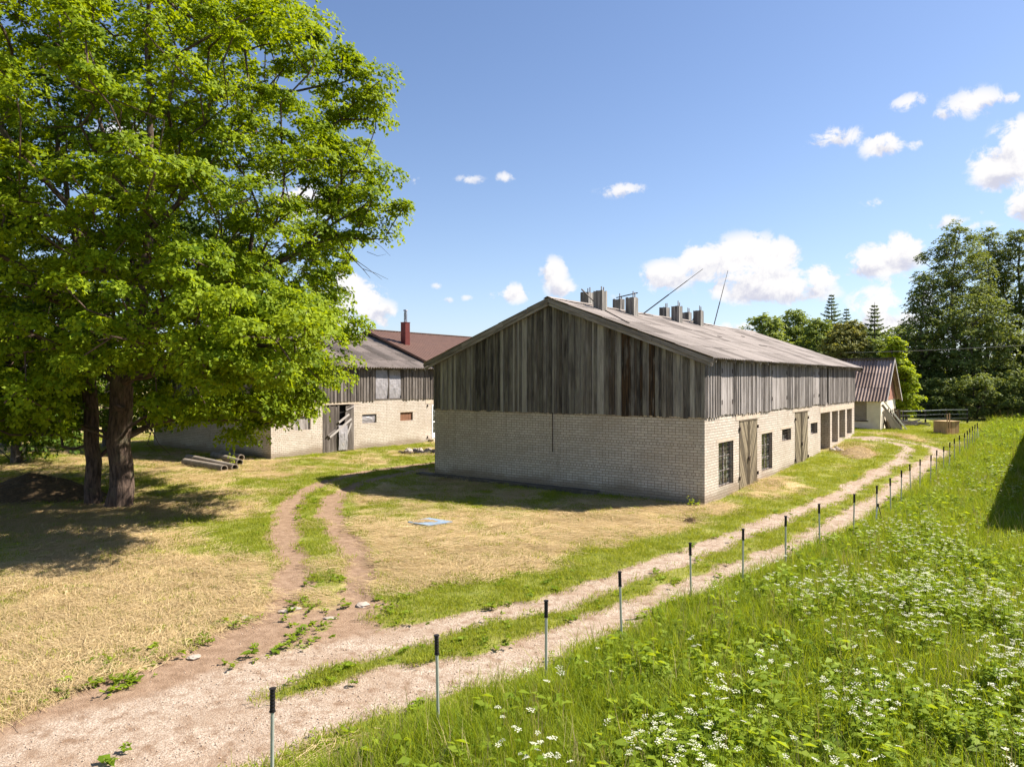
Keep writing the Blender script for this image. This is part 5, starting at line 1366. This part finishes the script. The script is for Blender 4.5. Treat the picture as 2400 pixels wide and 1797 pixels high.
def build_cover():
    rg = np.random.default_rng(17)
    lawn_src = [source_obj('lawn_tuft', *blades(rg, 80, .27, .03, .085, .005, .010, 1.0), [M['lawn']]) for _ in range(4)]
    seedy = [source_obj('seed_stalk', *blades(rg, 5, .16, .45, .8, .0035, .005, .35), [M['straw']])]
    tall_src = seedy + [source_obj('tall_tuft', *blades(rg, 84, .24, .16, .50, .005, .009, .9), [M['grass']]) for _ in range(5)]
    weed_src = [source_obj('weed_clump', *weed(rg, 9, .14, .42, 22, .052, .48), [M['weed']]) for _ in range(4)] + [source_obj('dock_clump', *weed(rg, 4, .25, .45, 8, .19, .42), [M['weed']])]
    rosette = [source_obj('plantain', *weed(rg, 2, .02, .06, 7, .10, .45), [M['weed']]) for _ in range(3)]
    straw_src = [source_obj('straw_lay', *straws(rg, 60, .36, .10, .38, .0042), [M['straw']]) for _ in range(5)]
    umb_src = []
    for k in range(5):
        V, Q, T, mi = umbel_plant(rg, 3 + k % 3); umb_src.append(source_obj('cow_parsley_plant', V, Q, T, [M['weed'], M['umbel']], mi))
    # tall meadow right of the posts
    x, y = sample(rg, 72000, 5.5, 62, 1.3); tr, gr, st, md = masks(x, y); free = ~in_building(x, y)
    edge = x - fence_x(y)
    n = fbm(x * .5, y * .5, 60, 3)
    keep = free & (md > .35) & (rg.uniform(0, 1, len(x)) < .25 + .75 * md)
    kt = keep & (n + rg.normal(0, .22, len(x)) > .42) & (edge > -.3)
    lay('meadow_grass', rg, x, y, kt, .6, 1.35, tall_src, grow=.25)
    kw = keep & ~kt & (edge > -.1)
    lay('meadow_weeds', rg, x, y, kw, .45, 1.3, weed_src, grow=.35)
    kl = free & (md > .1) & (md < .8); lay('verge_grass', rg, x, y, kl, .25, .6, tall_src[1:], grow=.1)
    # cow parsley in drifts
    x, y = sample(rg, 19000, 6, 45, 1.2); tr, gr, st, md = masks(x, y)
    dr = np.zeros(len(x))
    for px, py, r, w in ((2080,1410,1.1,1.),(2200,1390,1.2,1.),(1990,1390,.9,.7),(2150,1460,1.2,.5),(2330,1470,1.2,.5),(1830,1550,.6,.6),(2280,1570,1.,.6),(1640,1770,.6,1.),(1800,1690,.6,.6),(1950,1620,.8,.5),(2380,1560,1.2,.8),(2150,1650,1.,.3),(1270,1770,.3,.8),(2120,1260,1.5,.45),(2330,1110,2.5,.35),(2250,1130,2.5,.25),(2100,1240,1.5,.3),(2360,1700,1.0,.5),(1900,1760,.6,.4)):
        c = ground_px(px, py, .6); dr = np.maximum(dr, w * np.exp(-((x - c[0]) ** 2 + (y - c[1]) ** 2) / r ** 2))
    dr = np.maximum(dr, (.002 + .012 * sstep(.5, .75, fbm(x * .45, y * .45, 90, 2)))) * (.3 + 1.4 * sstep(.3, .7, fbm(x * 1.1, y * 1.1, 91, 3)))
    lay('cow_parsley', rg, x, y, (md > .7) & (x - fence_x(y) > .7) & (rg.uniform(0, 1, len(x)) < dr * (.45 + .6 * (y > 10.5))) & ~in_building(x, y), .8, 1.15, umb_src)
    # mown lawn and hay
    x, y = sample(rg, 52000, 6, 55, 1.25); tr, gr, st, md = masks(x, y); free = ~in_building(x, y) & (md < .5)
    kg = free & (tr < .42) & (rg.uniform(0, 1, len(x)) < np.clip(1.1 - .95 * st, .26, 1) * (.35 + .65 * sstep(.25, .6, fbm(x * 1.3, y * 1.3, 83, 3) + .25 * (st < .3))))
    lay('lawn_grass', rg, x, y, kg, .6, 1.3, lawn_src, grow=.4)
    ks = free & (tr < .35) & (rg.uniform(0, 1, len(x)) < np.clip(1.1 * st - .25, 0, .8))
    swath = fbm(x * .25, y * .25, 44, 2) * 5
    lay('mown_hay', rg, x, y, ks, .7, 1.35, straw_src, tilt=.05, zoff=.0, grow=.4, turn=swath)
    kr = free & (tr > .1) & (tr < .78) & (rg.uniform(0, 1, len(x)) < .30 * sstep(.4, .6, fbm(x * 1.1, y * 1.1, 95, 3))); kr |= free & (tr < .4) & (st < .35) & (y < 16) & (rg.uniform(0, 1, len(x)) < .10)
    lay('broadleaf_weeds', rg, x, y, kr, .6, 1.4, rosette, zoff=.0)
    # pebbles on the ruts
    x, y = sample(rg, 40000, 6, 32, 1.4); tr, gr, st, md = masks(x, y)
    ico = []
    for k in range(3):
        a = rg.uniform(.7, 1.2, 8); c = np.array([[sx, sy, sz] for sz in (-.5, .6) for sx, sy in ((-1, -1), (1, -1), (1, 1), (-1, 1))]) * .5; V = c * (a[:, None]) * .028
        ico.append(source_obj('pebble', V, np.array([[0, 3, 2, 1], [4, 5, 6, 7], [0, 1, 5, 4], [1, 2, 6, 5], [2, 3, 7, 6], [3, 0, 4, 7]]), np.full(6, .5), [M['pebble']]))
    lay('track_gravel', rg, x, y, (tr > .55) & (rg.uniform(0, 1, len(x)) < .08 + .5 * gr) & (rg.uniform(0, 1, len(x)) < .2 + 1.2 * fbm(x * .8, y * .8, 71, 3)), .22, .75, ico, tilt=.3, zoff=-.03)
M['pebble'] = mat_plain('pale_gravel', (.50, .39, .30), (.34, .25, .19), .9, 0., 40, 0)
build_cover()

# ------------------------------------------------------------------ the row of metal posts
ORD = ['nearest', 'second nearest', 'third', 'fourth', 'fifth', 'sixth', 'seventh', 'eighth', 'ninth', 'tenth', 'eleventh', 'twelfth', 'thirteenth', 'fourteenth', 'fifteenth', 'sixteenth', 'seventeenth', 'eighteenth', 'nineteenth', 'twentieth',
       'twenty first', 'twenty second', 'twenty third', 'twenty fourth', 'twenty fifth', 'farthest']
def build_posts():
    root = thing('fence_post', 'x', 'fence post', group='metal posts along the track')
    s = MB(); s.tube([(0, 0, -.3), (0, 0, 1.08)], .0185, 10); s.build('shaft', M['alu'], root, smooth=True)
    g = MB(); pth = []; rr = []
    for k in range(13):
        pth.append((0, 0, 1.06 + k * .0165)); rr.append(.028 if k % 2 else .024)
    pth = [(0, 0, 1.05), (0, 0, 1.06)] + pth + [(0, 0, 1.262), (0, 0, 1.268), (0, 0, 1.28)]; rr = [.032, .032] + rr + [.024, .034, .034]
    g.tube(pth, rr, 10); g.build('grip', M['black'], root)
    r2 = random.Random(3)
    for i, p in enumerate(POLES):
        o = root if i == 0 else copy_tree(root)
        o.location = (p[0], p[1], float(gz(*p))); o.rotation_euler = (r2.uniform(-.02, .02), r2.uniform(-.025, .025), 0)
        if i in (1, 2, 3): o.rotation_euler = (0, {1: -.02, 2: 0.0, 3: -.03}[i], 0)
        extra = {0: ', at the picture bottom', 9: ', with a bent prop leg beside it', 17: ', propped by a slanting rod', 25: ' corner post with a slanting stay'}.get(i, '')
        o['label'] = f'{ORD[i]} metal post with black grip along the track' + extra
        o['group'] = 'metal posts along the track'
    # slanting props at the tenth, eighteenth and last post
    for i, (a, b, c2) in ((9, ((2058, 1183), (2047, 1245), (2067, 1215))), (17, ((2227, 1067), (2223, 1094), None)), (25, ((2291, 1001), (2294, 1024), (2304, 1011)))):
        Y = POLES[i][1] - .05; pr = thing('post_prop', {9: 'two legged prop leaning on the tenth metal post', 17: 'short white rod leaning beside the eighteenth metal post', 25: 'white stay rod at the farthest corner post'}[i], 'prop', (at(*b, Y)[0], Y, at(*b, Y)[2]), 0, 'props at the metal posts')
        org = at(*b, Y); A = at(*a, Y) - org; z0 = float(gz(org[0], Y)) - org[2]
        s = MB(); s.tube([(0, 0, 0), A * .98], .013, 8); 
        if z0 < 0: s.tube([(A * -.0), (A[0] * -.25, 0, z0)], .012, 8)
        s.build('rod', M['white'], pr)
        h = MB(); h.tube([A * .93, A * 1.05], .028, 8)
        if c2 is not None: h.tube([A, at(*c2, Y) - org], .013, 6)
        h.build('joint', M['black'], pr)
build_posts()

# ------------------------------------------------------------------ heaps, pipes, boards and other small things
def heap(name, label, cat, c, rx, ry, h, mat, seed, rot=0, straws_m=None):
    n = 34; V = []; z0 = float(gz(*c)); me_v = []
    ang = np.linspace(-1.25, 1.25, n); X, Y = np.meshgrid(ang, ang); r2 = np.hypot(X, Y)
    H = h * np.clip(1 - r2 ** 1.7, -.15, 1) * (.62 + .75 * fbm(X * 2.3 + seed, Y * 2.3, seed, 4)) + .05 * h * (vnoise(X * 14, Y * 14, seed) - .5) * 4 * np.clip(1.1 - r2, 0, 1)
    x = X * rx * math.cos(rot) - Y * ry * math.sin(rot); y = X * rx * math.sin(rot) + Y * ry * math.cos(rot)
    Z = H + gz(x + c[0], y + c[1]) - z0 - .06
    Vv = np.stack([x.ravel(), y.ravel(), Z.ravel()], 1); i = np.arange(n - 1)[:, None] * n + np.arange(n - 1)[None]
    Q = np.stack([i, i + 1, i + n + 1, i + n], -1).reshape(-1, 4); keep = r2.ravel()[Q].min(1) < 1.1
    root = thing(name, label, cat, (c[0], c[1], z0))
    link_mesh('pile', np_mesh('pile', Vv, Q[keep]), M[mat], root)
    rg = np.random.default_rng(seed); k = int(180 + 500 * rx * ry * (1 if h > .3 else .5)); k = min(k, 2600)
    a = rg.uniform(0, 6.28, k); r = np.sqrt(rg.uniform(0, 1, k)) * .95; xx = r * np.cos(a); yy = r * np.sin(a)
    ix = np.clip(((xx + 1.25) / 2.5 * (n - 1)).astype(int), 0, n - 1); iy = np.clip(((yy + 1.25) / 2.5 * (n - 1)).astype(int), 0, n - 1)
    P = np.stack([x[iy, ix], y[iy, ix], Z[iy, ix] + .01], 1) + rg.normal(size=(k, 3)) * np.array([.05, .05, .012]); A = rg.normal(size=(k, 3)) * np.array([1, 1, .25]); A /= np.linalg.norm(A, axis=1, keepdims=True)
    Vq, Qq, t = leaf_quads(P, A, rg.uniform(.12, .4, k), rg.uniform(.006, .014, k), rg.uniform(0, 1, k), rg)
    link_mesh('loose_stalks', np_mesh('loose_stalks', Vq, Qq, t), straws_m or M['dead_straw'], root)
    return root
M['dead_straw'] = mat_leaf('dead_stalk', (.06, .038, .02), (.26, .18, .085), .1, .7)

def build_clutter():
    heap('compost_heap', 'big dark brown heap of dead grass left of the oak trunks', 'heap', ground_px(70, 1165), 3.0, 1.5, .8, 'soil', 3)
    heap('hay_clump', 'small dark brown clump of hay on the mown grass by the barn corner', 'hay', ground_px(1617, 1224), .30, .22, .2, 'soil', 5)
    heap('hay_mound', 'hay covered earth mound against the far end of the long barn', 'mound', ground_px(2012, 1064), 1.9, .9, .42, 'hay', 7, TH, M['straw'])
    # concrete pipes by the second barn
    ends = [((433, 1080), (526, 1096), 0), ((440, 1070), (551, 1094), 0), ((500, 1064), (562, 1082), 0), ((520, 1060), (566, 1071), 0)]
    names = ['front concrete pipe by the second barn, nearest the grass', 'concrete pipe lying close behind the front pipe', 'third concrete pipe, in the shade nearer the barn wall', 'concrete pipe lying right against the shaded barn wall']
    for (a, b, _), lab in zip(ends, names):
        pa, pb = ground_px(*a, .17), ground_px(*b, .17); r = .17
        A = np.array([pa[0], pa[1], float(gz(*pa)) + r - .03]); Bq = np.array([pb[0], pb[1], float(gz(*pb)) + r - .03]); d = Bq - A; L = np.linalg.norm(d); d = d / L
        root = thing('concrete_pipe', lab, 'pipe', tuple(A), 0, 'concrete pipes by the second barn')
        s = np.array([-d[1], d[0], 0]); s /= np.linalg.norm(s); u = np.cross(s, d); mb = MB(); n = 18
        ring = lambda f, rr: [Vector(d * L * f + (s * math.cos(q) + u * math.sin(q)) * rr) for q in np.linspace(0, 2 * math.pi, n, endpoint=False)]
        R1, R2, r1, r2 = ring(0, r), ring(1, r), ring(0, r * .78), ring(1, r * .78)
        for k in range(n):
            j = (k + 1) % n
            mb.face((R1[k], R1[j], R2[j], R2[k])); mb.face((r1[j], r1[k], r2[k], r2[j])); mb.face((R2[k], R2[j], r2[j], r2[k])); mb.face((R1[j], R1[k], r1[k], r1[j]))
        mb.build('pipe_shell', M['concrete'], root, smooth=False)
    rg = np.random.default_rng(61)
    c = ground_px(532, 1094); root = thing('weed_plant', 'leafy tall weed growing between the concrete pipes', 'weed', (c[0] + .15, c[1] + .1, float(gz(*c))))
    V, Q, t = weed(rg, 5, .35, .85, 14, .13, .5); link_mesh('leaves', np_mesh('leaves', V, Q, t), M['lime_leaf'], root)
    for k, (px, py, lab) in enumerate(((1630, 1183, 'leafy weed clump at the shaded foot of the near barn corner'), (748, 1072, 'weed at the left foot of the broken barn door'), (760, 1150, 'green weed tuft beside the shaded wheel rut'))):
        c = ground_px(px, py); V, Q, t = weed(rg, 6, .15, .4, 12, .1, .5); root = thing('weed_plant', lab, 'weed', (c[0] - .12, c[1] - .25, float(gz(*c)))); link_mesh('leaves', np_mesh('leaves', V, Q, t), M['lime_leaf'], root)
    # blue board lying in the grass
    cs = [ground_px(*p, .06) for p in ((955.6, 1224.8), (1003, 1231.5), (1060.7, 1222.7), (1005.8, 1214))]
    o = np.mean(cs, 0); z = float(gz(*o)) + .05; root = thing('blue_board', 'weathered blue sheet lying on the mown grass before the barn gable', 'board', (o[0], o[1], z))
    m = MB(); P = [Vector((q[0] - o[0], q[1] - o[1], 0)) for q in cs]; up = Vector((0, 0, .03))
    m.face([p + up for p in P]); m.face([p for p in P][::-1])
    for k in range(4): m.face([P[k], P[(k + 1) % 4], P[(k + 1) % 4] + up, P[k] + up])
    m.build('sheet', M['blue'], root)
    s = MB(); pts = []
    for fu, fv in ((.04, .06), (.25, .05), (.45, .12), (.52, .3), (.62, .42), (.72, .62), (.66, .74), (.5, .7), (.42, .82), (.3, .72), (.2, .78), (.08, .66), (.03, .4)):
        a = P[0] + (P[3] - P[0]) * fv; b = P[1] + (P[2] - P[1]) * fv; pts.append(a + (b - a) * fu + Vector((0, 0, .036)))
    s.face(pts); s.build('sand_patch', M['hay'], root)
    # tarp and stones by the second barn
    c = ground_px(985, 1061); rg = np.random.default_rng(33); z = float(gz(*c))
    root = thing('plastic_sheet', 'crumpled black plastic sheet on the grass between the two barns', 'sheet', (c[0], c[1], z))
    n = 26; X, Y = np.meshgrid(np.linspace(-1.3, 1.5, n), np.linspace(-.6, .6, n)); Z = .02 + .24 * np.clip(fbm(X * 3, Y * 4, 12, 4) - .38, 0, 1) * 1.6 + .05 * vnoise(X * 9, Y * 9, 2); edge = (np.hypot(X / 1.35, Y / .6) + .25 * (fbm(X * 2, Y * 2, 5, 2) - .5))
    i = np.arange(n - 1)[:, None] * n + np.arange(n - 1)[None]; Q = np.stack([i, i + 1, i + n + 1, i + n], -1).reshape(-1, 4)
    link_mesh('film', np_mesh('film', np.stack([X.ravel(), Y.ravel(), Z.ravel()], 1), Q[edge.ravel()[Q].mean(1) < 1.0]), M['black'], root)
    for k in range(8):
        a = rg.uniform(-1.1, 1.3); b = rg.uniform(-.4, .4); mb = MB(); s = rg.uniform(.1, .26); nn = 9
        o = stone(rg, s); o.location = (c[0] + a, c[1] + b, z + .12); tag(o, 'pale stone lying on the crumpled black plastic sheet', 'stone', 'stones on the plastic sheet')
    for k, (t, s_) in enumerate(((17.0, -.35), (17.4, -.5), (16.9, -.75), (18.0, -.3))):
        p = world(t, s_); o = stone(rg, .16); o.location = (p[0], p[1], float(gz(*p)) + .05); tag(o, 'broken pale brick lump at the foot of the long barn porch', 'rubble', 'rubble at the barn porch')
    for k, (px, py, s) in enumerate(((573, 1446, .12), (850, 1415, .13), (455, 1537, .09), (775, 1446, .08), (668, 1430, .08), (690, 1424, .08))):
        p = ground_px(px, py); o = stone(rg, s); o.scale = (1.3, 1, .35); o.location = (p[0], p[1], float(gz(*p)) - .01); tag(o, 'flat pale stone pressed into the bare dirt by the track fork', 'stone', 'flat stones in the dirt')
def stone(rg, s):
    n, m = 10, 7; th = np.linspace(0, 2 * math.pi, n, endpoint=False); ph = np.linspace(.15, math.pi - .15, m); V = []
    a = rg.uniform(.7, 1.3, 3)
    for p in ph:
        for t in th: V.append(np.array([math.sin(p) * math.cos(t) * a[0], math.sin(p) * math.sin(t) * a[1], math.cos(p) * .7]) * s * (1 + rg.uniform(-.14, .14)))
    Q = [[i * n + j, (i + 1) * n + j, (i + 1) * n + (j + 1) % n, i * n + (j + 1) % n] for i in range(m - 1) for j in range(n)]
    V += [np.array([0, 0, .72 * s]), np.array([0, 0, -.72 * s])]
    Q += [[(m - 1) * n + j, (m - 1) * n + (j + 1) % n, m * n + 1, m * n + 1] for j in range(0)]
    me = bpy.data.meshes.new('stone'); fs = [tuple(q) for q in Q] + [(j, (j + 1) % n, m * n) for j in range(n)] + [((m - 1) * n + (j + 1) % n, (m - 1) * n + j, m * n + 1) for j in range(n)]
    me.from_pydata([tuple(v) for v in V], [], fs); me.update()
    return link_mesh('stone', me, M['stone'])
build_clutter()

def build_yard():
    # wooden crate with two upright laths
    c = ground_px(2218, 1016); z = float(gz(*c)); root = thing('wooden_crate', 'new pale wooden crate with open right side standing in the rough grass by the paddock', 'crate', (c[0], c[1], z), .35)
    w, d, h = 1.15, .95, .82; m = MB(); n = 9
    for k in range(n):
        m.box((-w / 2 + k * w / n, -d / 2, 0), (w / n - .01, 0, 0), (0, .022, 0), (0, 0, h - random.uniform(0, .02)), random.uniform(.3, .9)); m.box((-w / 2 + k * w / n, d / 2 - .022, 0), (w / n - .01, 0, 0), (0, .022, 0), (0, 0, h), random.uniform(.3, .9))
    for k in range(7): m.box((-w / 2 - .024, -d / 2 + k * d / 7, 0), (.022, 0, 0), (0, d / 7 - .01, 0), (0, 0, h), random.uniform(.3, .9))
    for y in (-d / 2 + .024, d / 2 - .12): m.box((w / 2 - .02, y, 0), (.022, 0, 0), (0, .1, 0), (0, 0, h), random.uniform(.4, .9))
    m.build('body', M['wood_new'], root)
    l = MB()
    for k in range(8): l.box((-w / 2 - .05 + k * (w + .1) / 8, -d / 2 - .05, h + .004), ((w + .1) / 8 - .006, 0, 0), (0, d + .1, 0), (0, 0, .03), random.uniform(.6, .98))
    l.build('lid', M['wood_new'], root)
    for x in (-w / 2 - .07, -w / 2 + .14):
        s = MB(); s.box((x, -d / 2 - .09, 0), (.07, 0, 0), (0, .035, 0), (0, 0, 1.42 + x * .1), .35); s.build('upright', M['wood_new'], root)
    # paddock fence: dark posts with white tapes
    pts = [ground_px(u, v) for u, v in ((2080, 994), (2117, 996), (2169, 994), (2218, 992), (2267, 992))]
    o = pts[0]; root = thing('paddock_fence', 'black post fence with pale tapes beyond the crate', 'fence', (o[0], o[1], 0))
    tops = []
    for p in pts:
        s = MB(); z = float(gz(*p)); s.bar((p[0] - o[0], p[1] - o[1], z - .3), (p[0] - o[0], p[1] - o[1], z + 1.15), .09); s.build('post', M['black'], root); tops.append(np.array([p[0] - o[0], p[1] - o[1] - .06, z]))
    for h in (1.05, .72, .40):
        s = MB()
        for a, b in zip(tops, tops[1:]): s.bar(a + np.array([0, 0, h]), b + np.array([0, 0, h]), .012, .05 if h > 1 else .018)
        s.build('tape', M['tape'], root)
    pts = [ground_px(u, v) for u, v in ((2158, 978), (2210, 978), (2260, 978))]; o = pts[0]; root = thing('paddock_fence', 'second row of thin dark posts farther back under the aspens', 'fence', (o[0], o[1], 0)); tops = []
    for p in pts:
        s = MB(); z = float(gz(*p)); s.bar((p[0] - o[0], p[1] - o[1], z - .3), (p[0] - o[0], p[1] - o[1], z + 1.3), .08); s.build('post', M['black'], root); tops.append(np.array([p[0] - o[0], p[1] - o[1] - .06, z]))
    s = MB()
    for h in (1.1, .6):
        for a, b in zip(tops, tops[1:]): s.bar(a + np.array([0, 0, h]), b + np.array([0, 0, h]), .01, .02)
    s.build('wire', M['cable'], root)
    # planks leaning on the shed gable, brushwood, debris
    T = lambda t, s, z=0: (lambda p: Vector((p[0], p[1], float(gz(*p)) + z)))(world(t, s, SHED))
    def leaning(label, t0, s0, t1, w, L_h, mat, th=.03):
        a = T(t0, s0); b = T(t1, -.06, L_h); root = thing('leaning_plank', label, 'plank', tuple(a), 0, 'planks leaning on the shed'); m = MB(); m.bar((0, 0, 0), b - a, w, th, .8, up=(D2[0], D2[1], 0)); m.build('board', M[mat], root)
    leaning('long grey plank leaning on the shed gable', .55, -1.25, .2, .16, 1.75, 'wood_side'); leaning('whitish metal strip leaning on the shed gable', 1.0, -1.5, .25, .09, 2.15, 'white', .02); leaning('short rough slab leaning at the middle of the shed gable', 1.2, -.65, 1.0, .22, 1.15, 'wood_side', .05); leaning('wide weathered board behind the metal strip on the shed gable', .9, -.9, .7, .3, 1.3, 'wood_side')
    for k, (t, s, lab) in enumerate(((1.5, -.55, 'dark brushwood stacked against the shed gable'), (4.6, -1.0, 'low pile of boards and debris right of the shed'))):
        p = world(t, s, SHED); root = thing('brushwood_pile', lab, 'wood pile', (p[0], p[1], float(gz(*p)))); m = MB(); rg = np.random.default_rng(70 + k)
        for q in range(46):
            if k == 0: a = Vector((rg.uniform(-.45, .45), rg.uniform(-.35, .1), 0)); b = a + Vector((rg.normal() * .15, rg.uniform(.15, .45), rg.uniform(.8, 1.5)))
            else: a = Vector((rg.uniform(-1, .6), rg.uniform(-.5, .5), rg.uniform(.02, .3))); b = a + Vector((rg.uniform(.4, 1.0), rg.normal() * .35, rg.normal() * .1))
            m.bar(a, b, rg.uniform(.02, .06), rg.uniform(.02, .12), rg.uniform(.1, .9))
        m.build('sticks', M['wood_door'] if k == 0 else M['wood_side'], root)
    # cable across the right side and its poles
    for (x, y, h, lab) in ((31.0, 36.5, 7.2, 'wooden power pole right of the picture'), (29.3, 75.0, 5.6, 'wooden power pole hidden behind the long barn roof')):
        z = float(gz(x, y)); root = thing('power_pole', lab, 'pole', (x, y, z), 0, 'power poles'); m = MB(); m.tube([(0, 0, -.3), (0, 0, h)], [.13, .10], 10); m.build('shaft', M['wood_dark'], root); ins = MB(); ins.tube([(0, -.12, h - .15), (0, -.12, h + .02)], .05, 8); ins.build('insulator', M['white'], root)
    a = Vector((31.0, 36.4, float(gz(31, 36.5)) + 6.75)); 
    a.z = CAMZ + (HY - 795) * 36.4 / F; b = Vector((29.3, 74.9, CAMZ + (HY - 826) * 74.9 / F)); m = MB()
    pts = [a + (b - a) * f - Vector((0, 0, .5 * 4 * f * (1 - f) * .5)) for f in np.linspace(0, 1, 16)]
    m.tube([p - a for p in pts], .02, 5, cap=False); o = m.build('power_cable', M['cable']); o.location = a; tag(o, 'thin overhead cable crossing before the aspens and spruces', 'cable')
build_yard()
SC.cycles.use_denoising = True
SC.cycles.max_bounces = 6; SC.cycles.transparent_max_bounces = 4; SC.cycles.diffuse_bounces = 3; SC.cycles.glossy_bounces = 2; SC.cycles.transmission_bounces = 4
SC.cycles.sample_clamp_indirect = 6
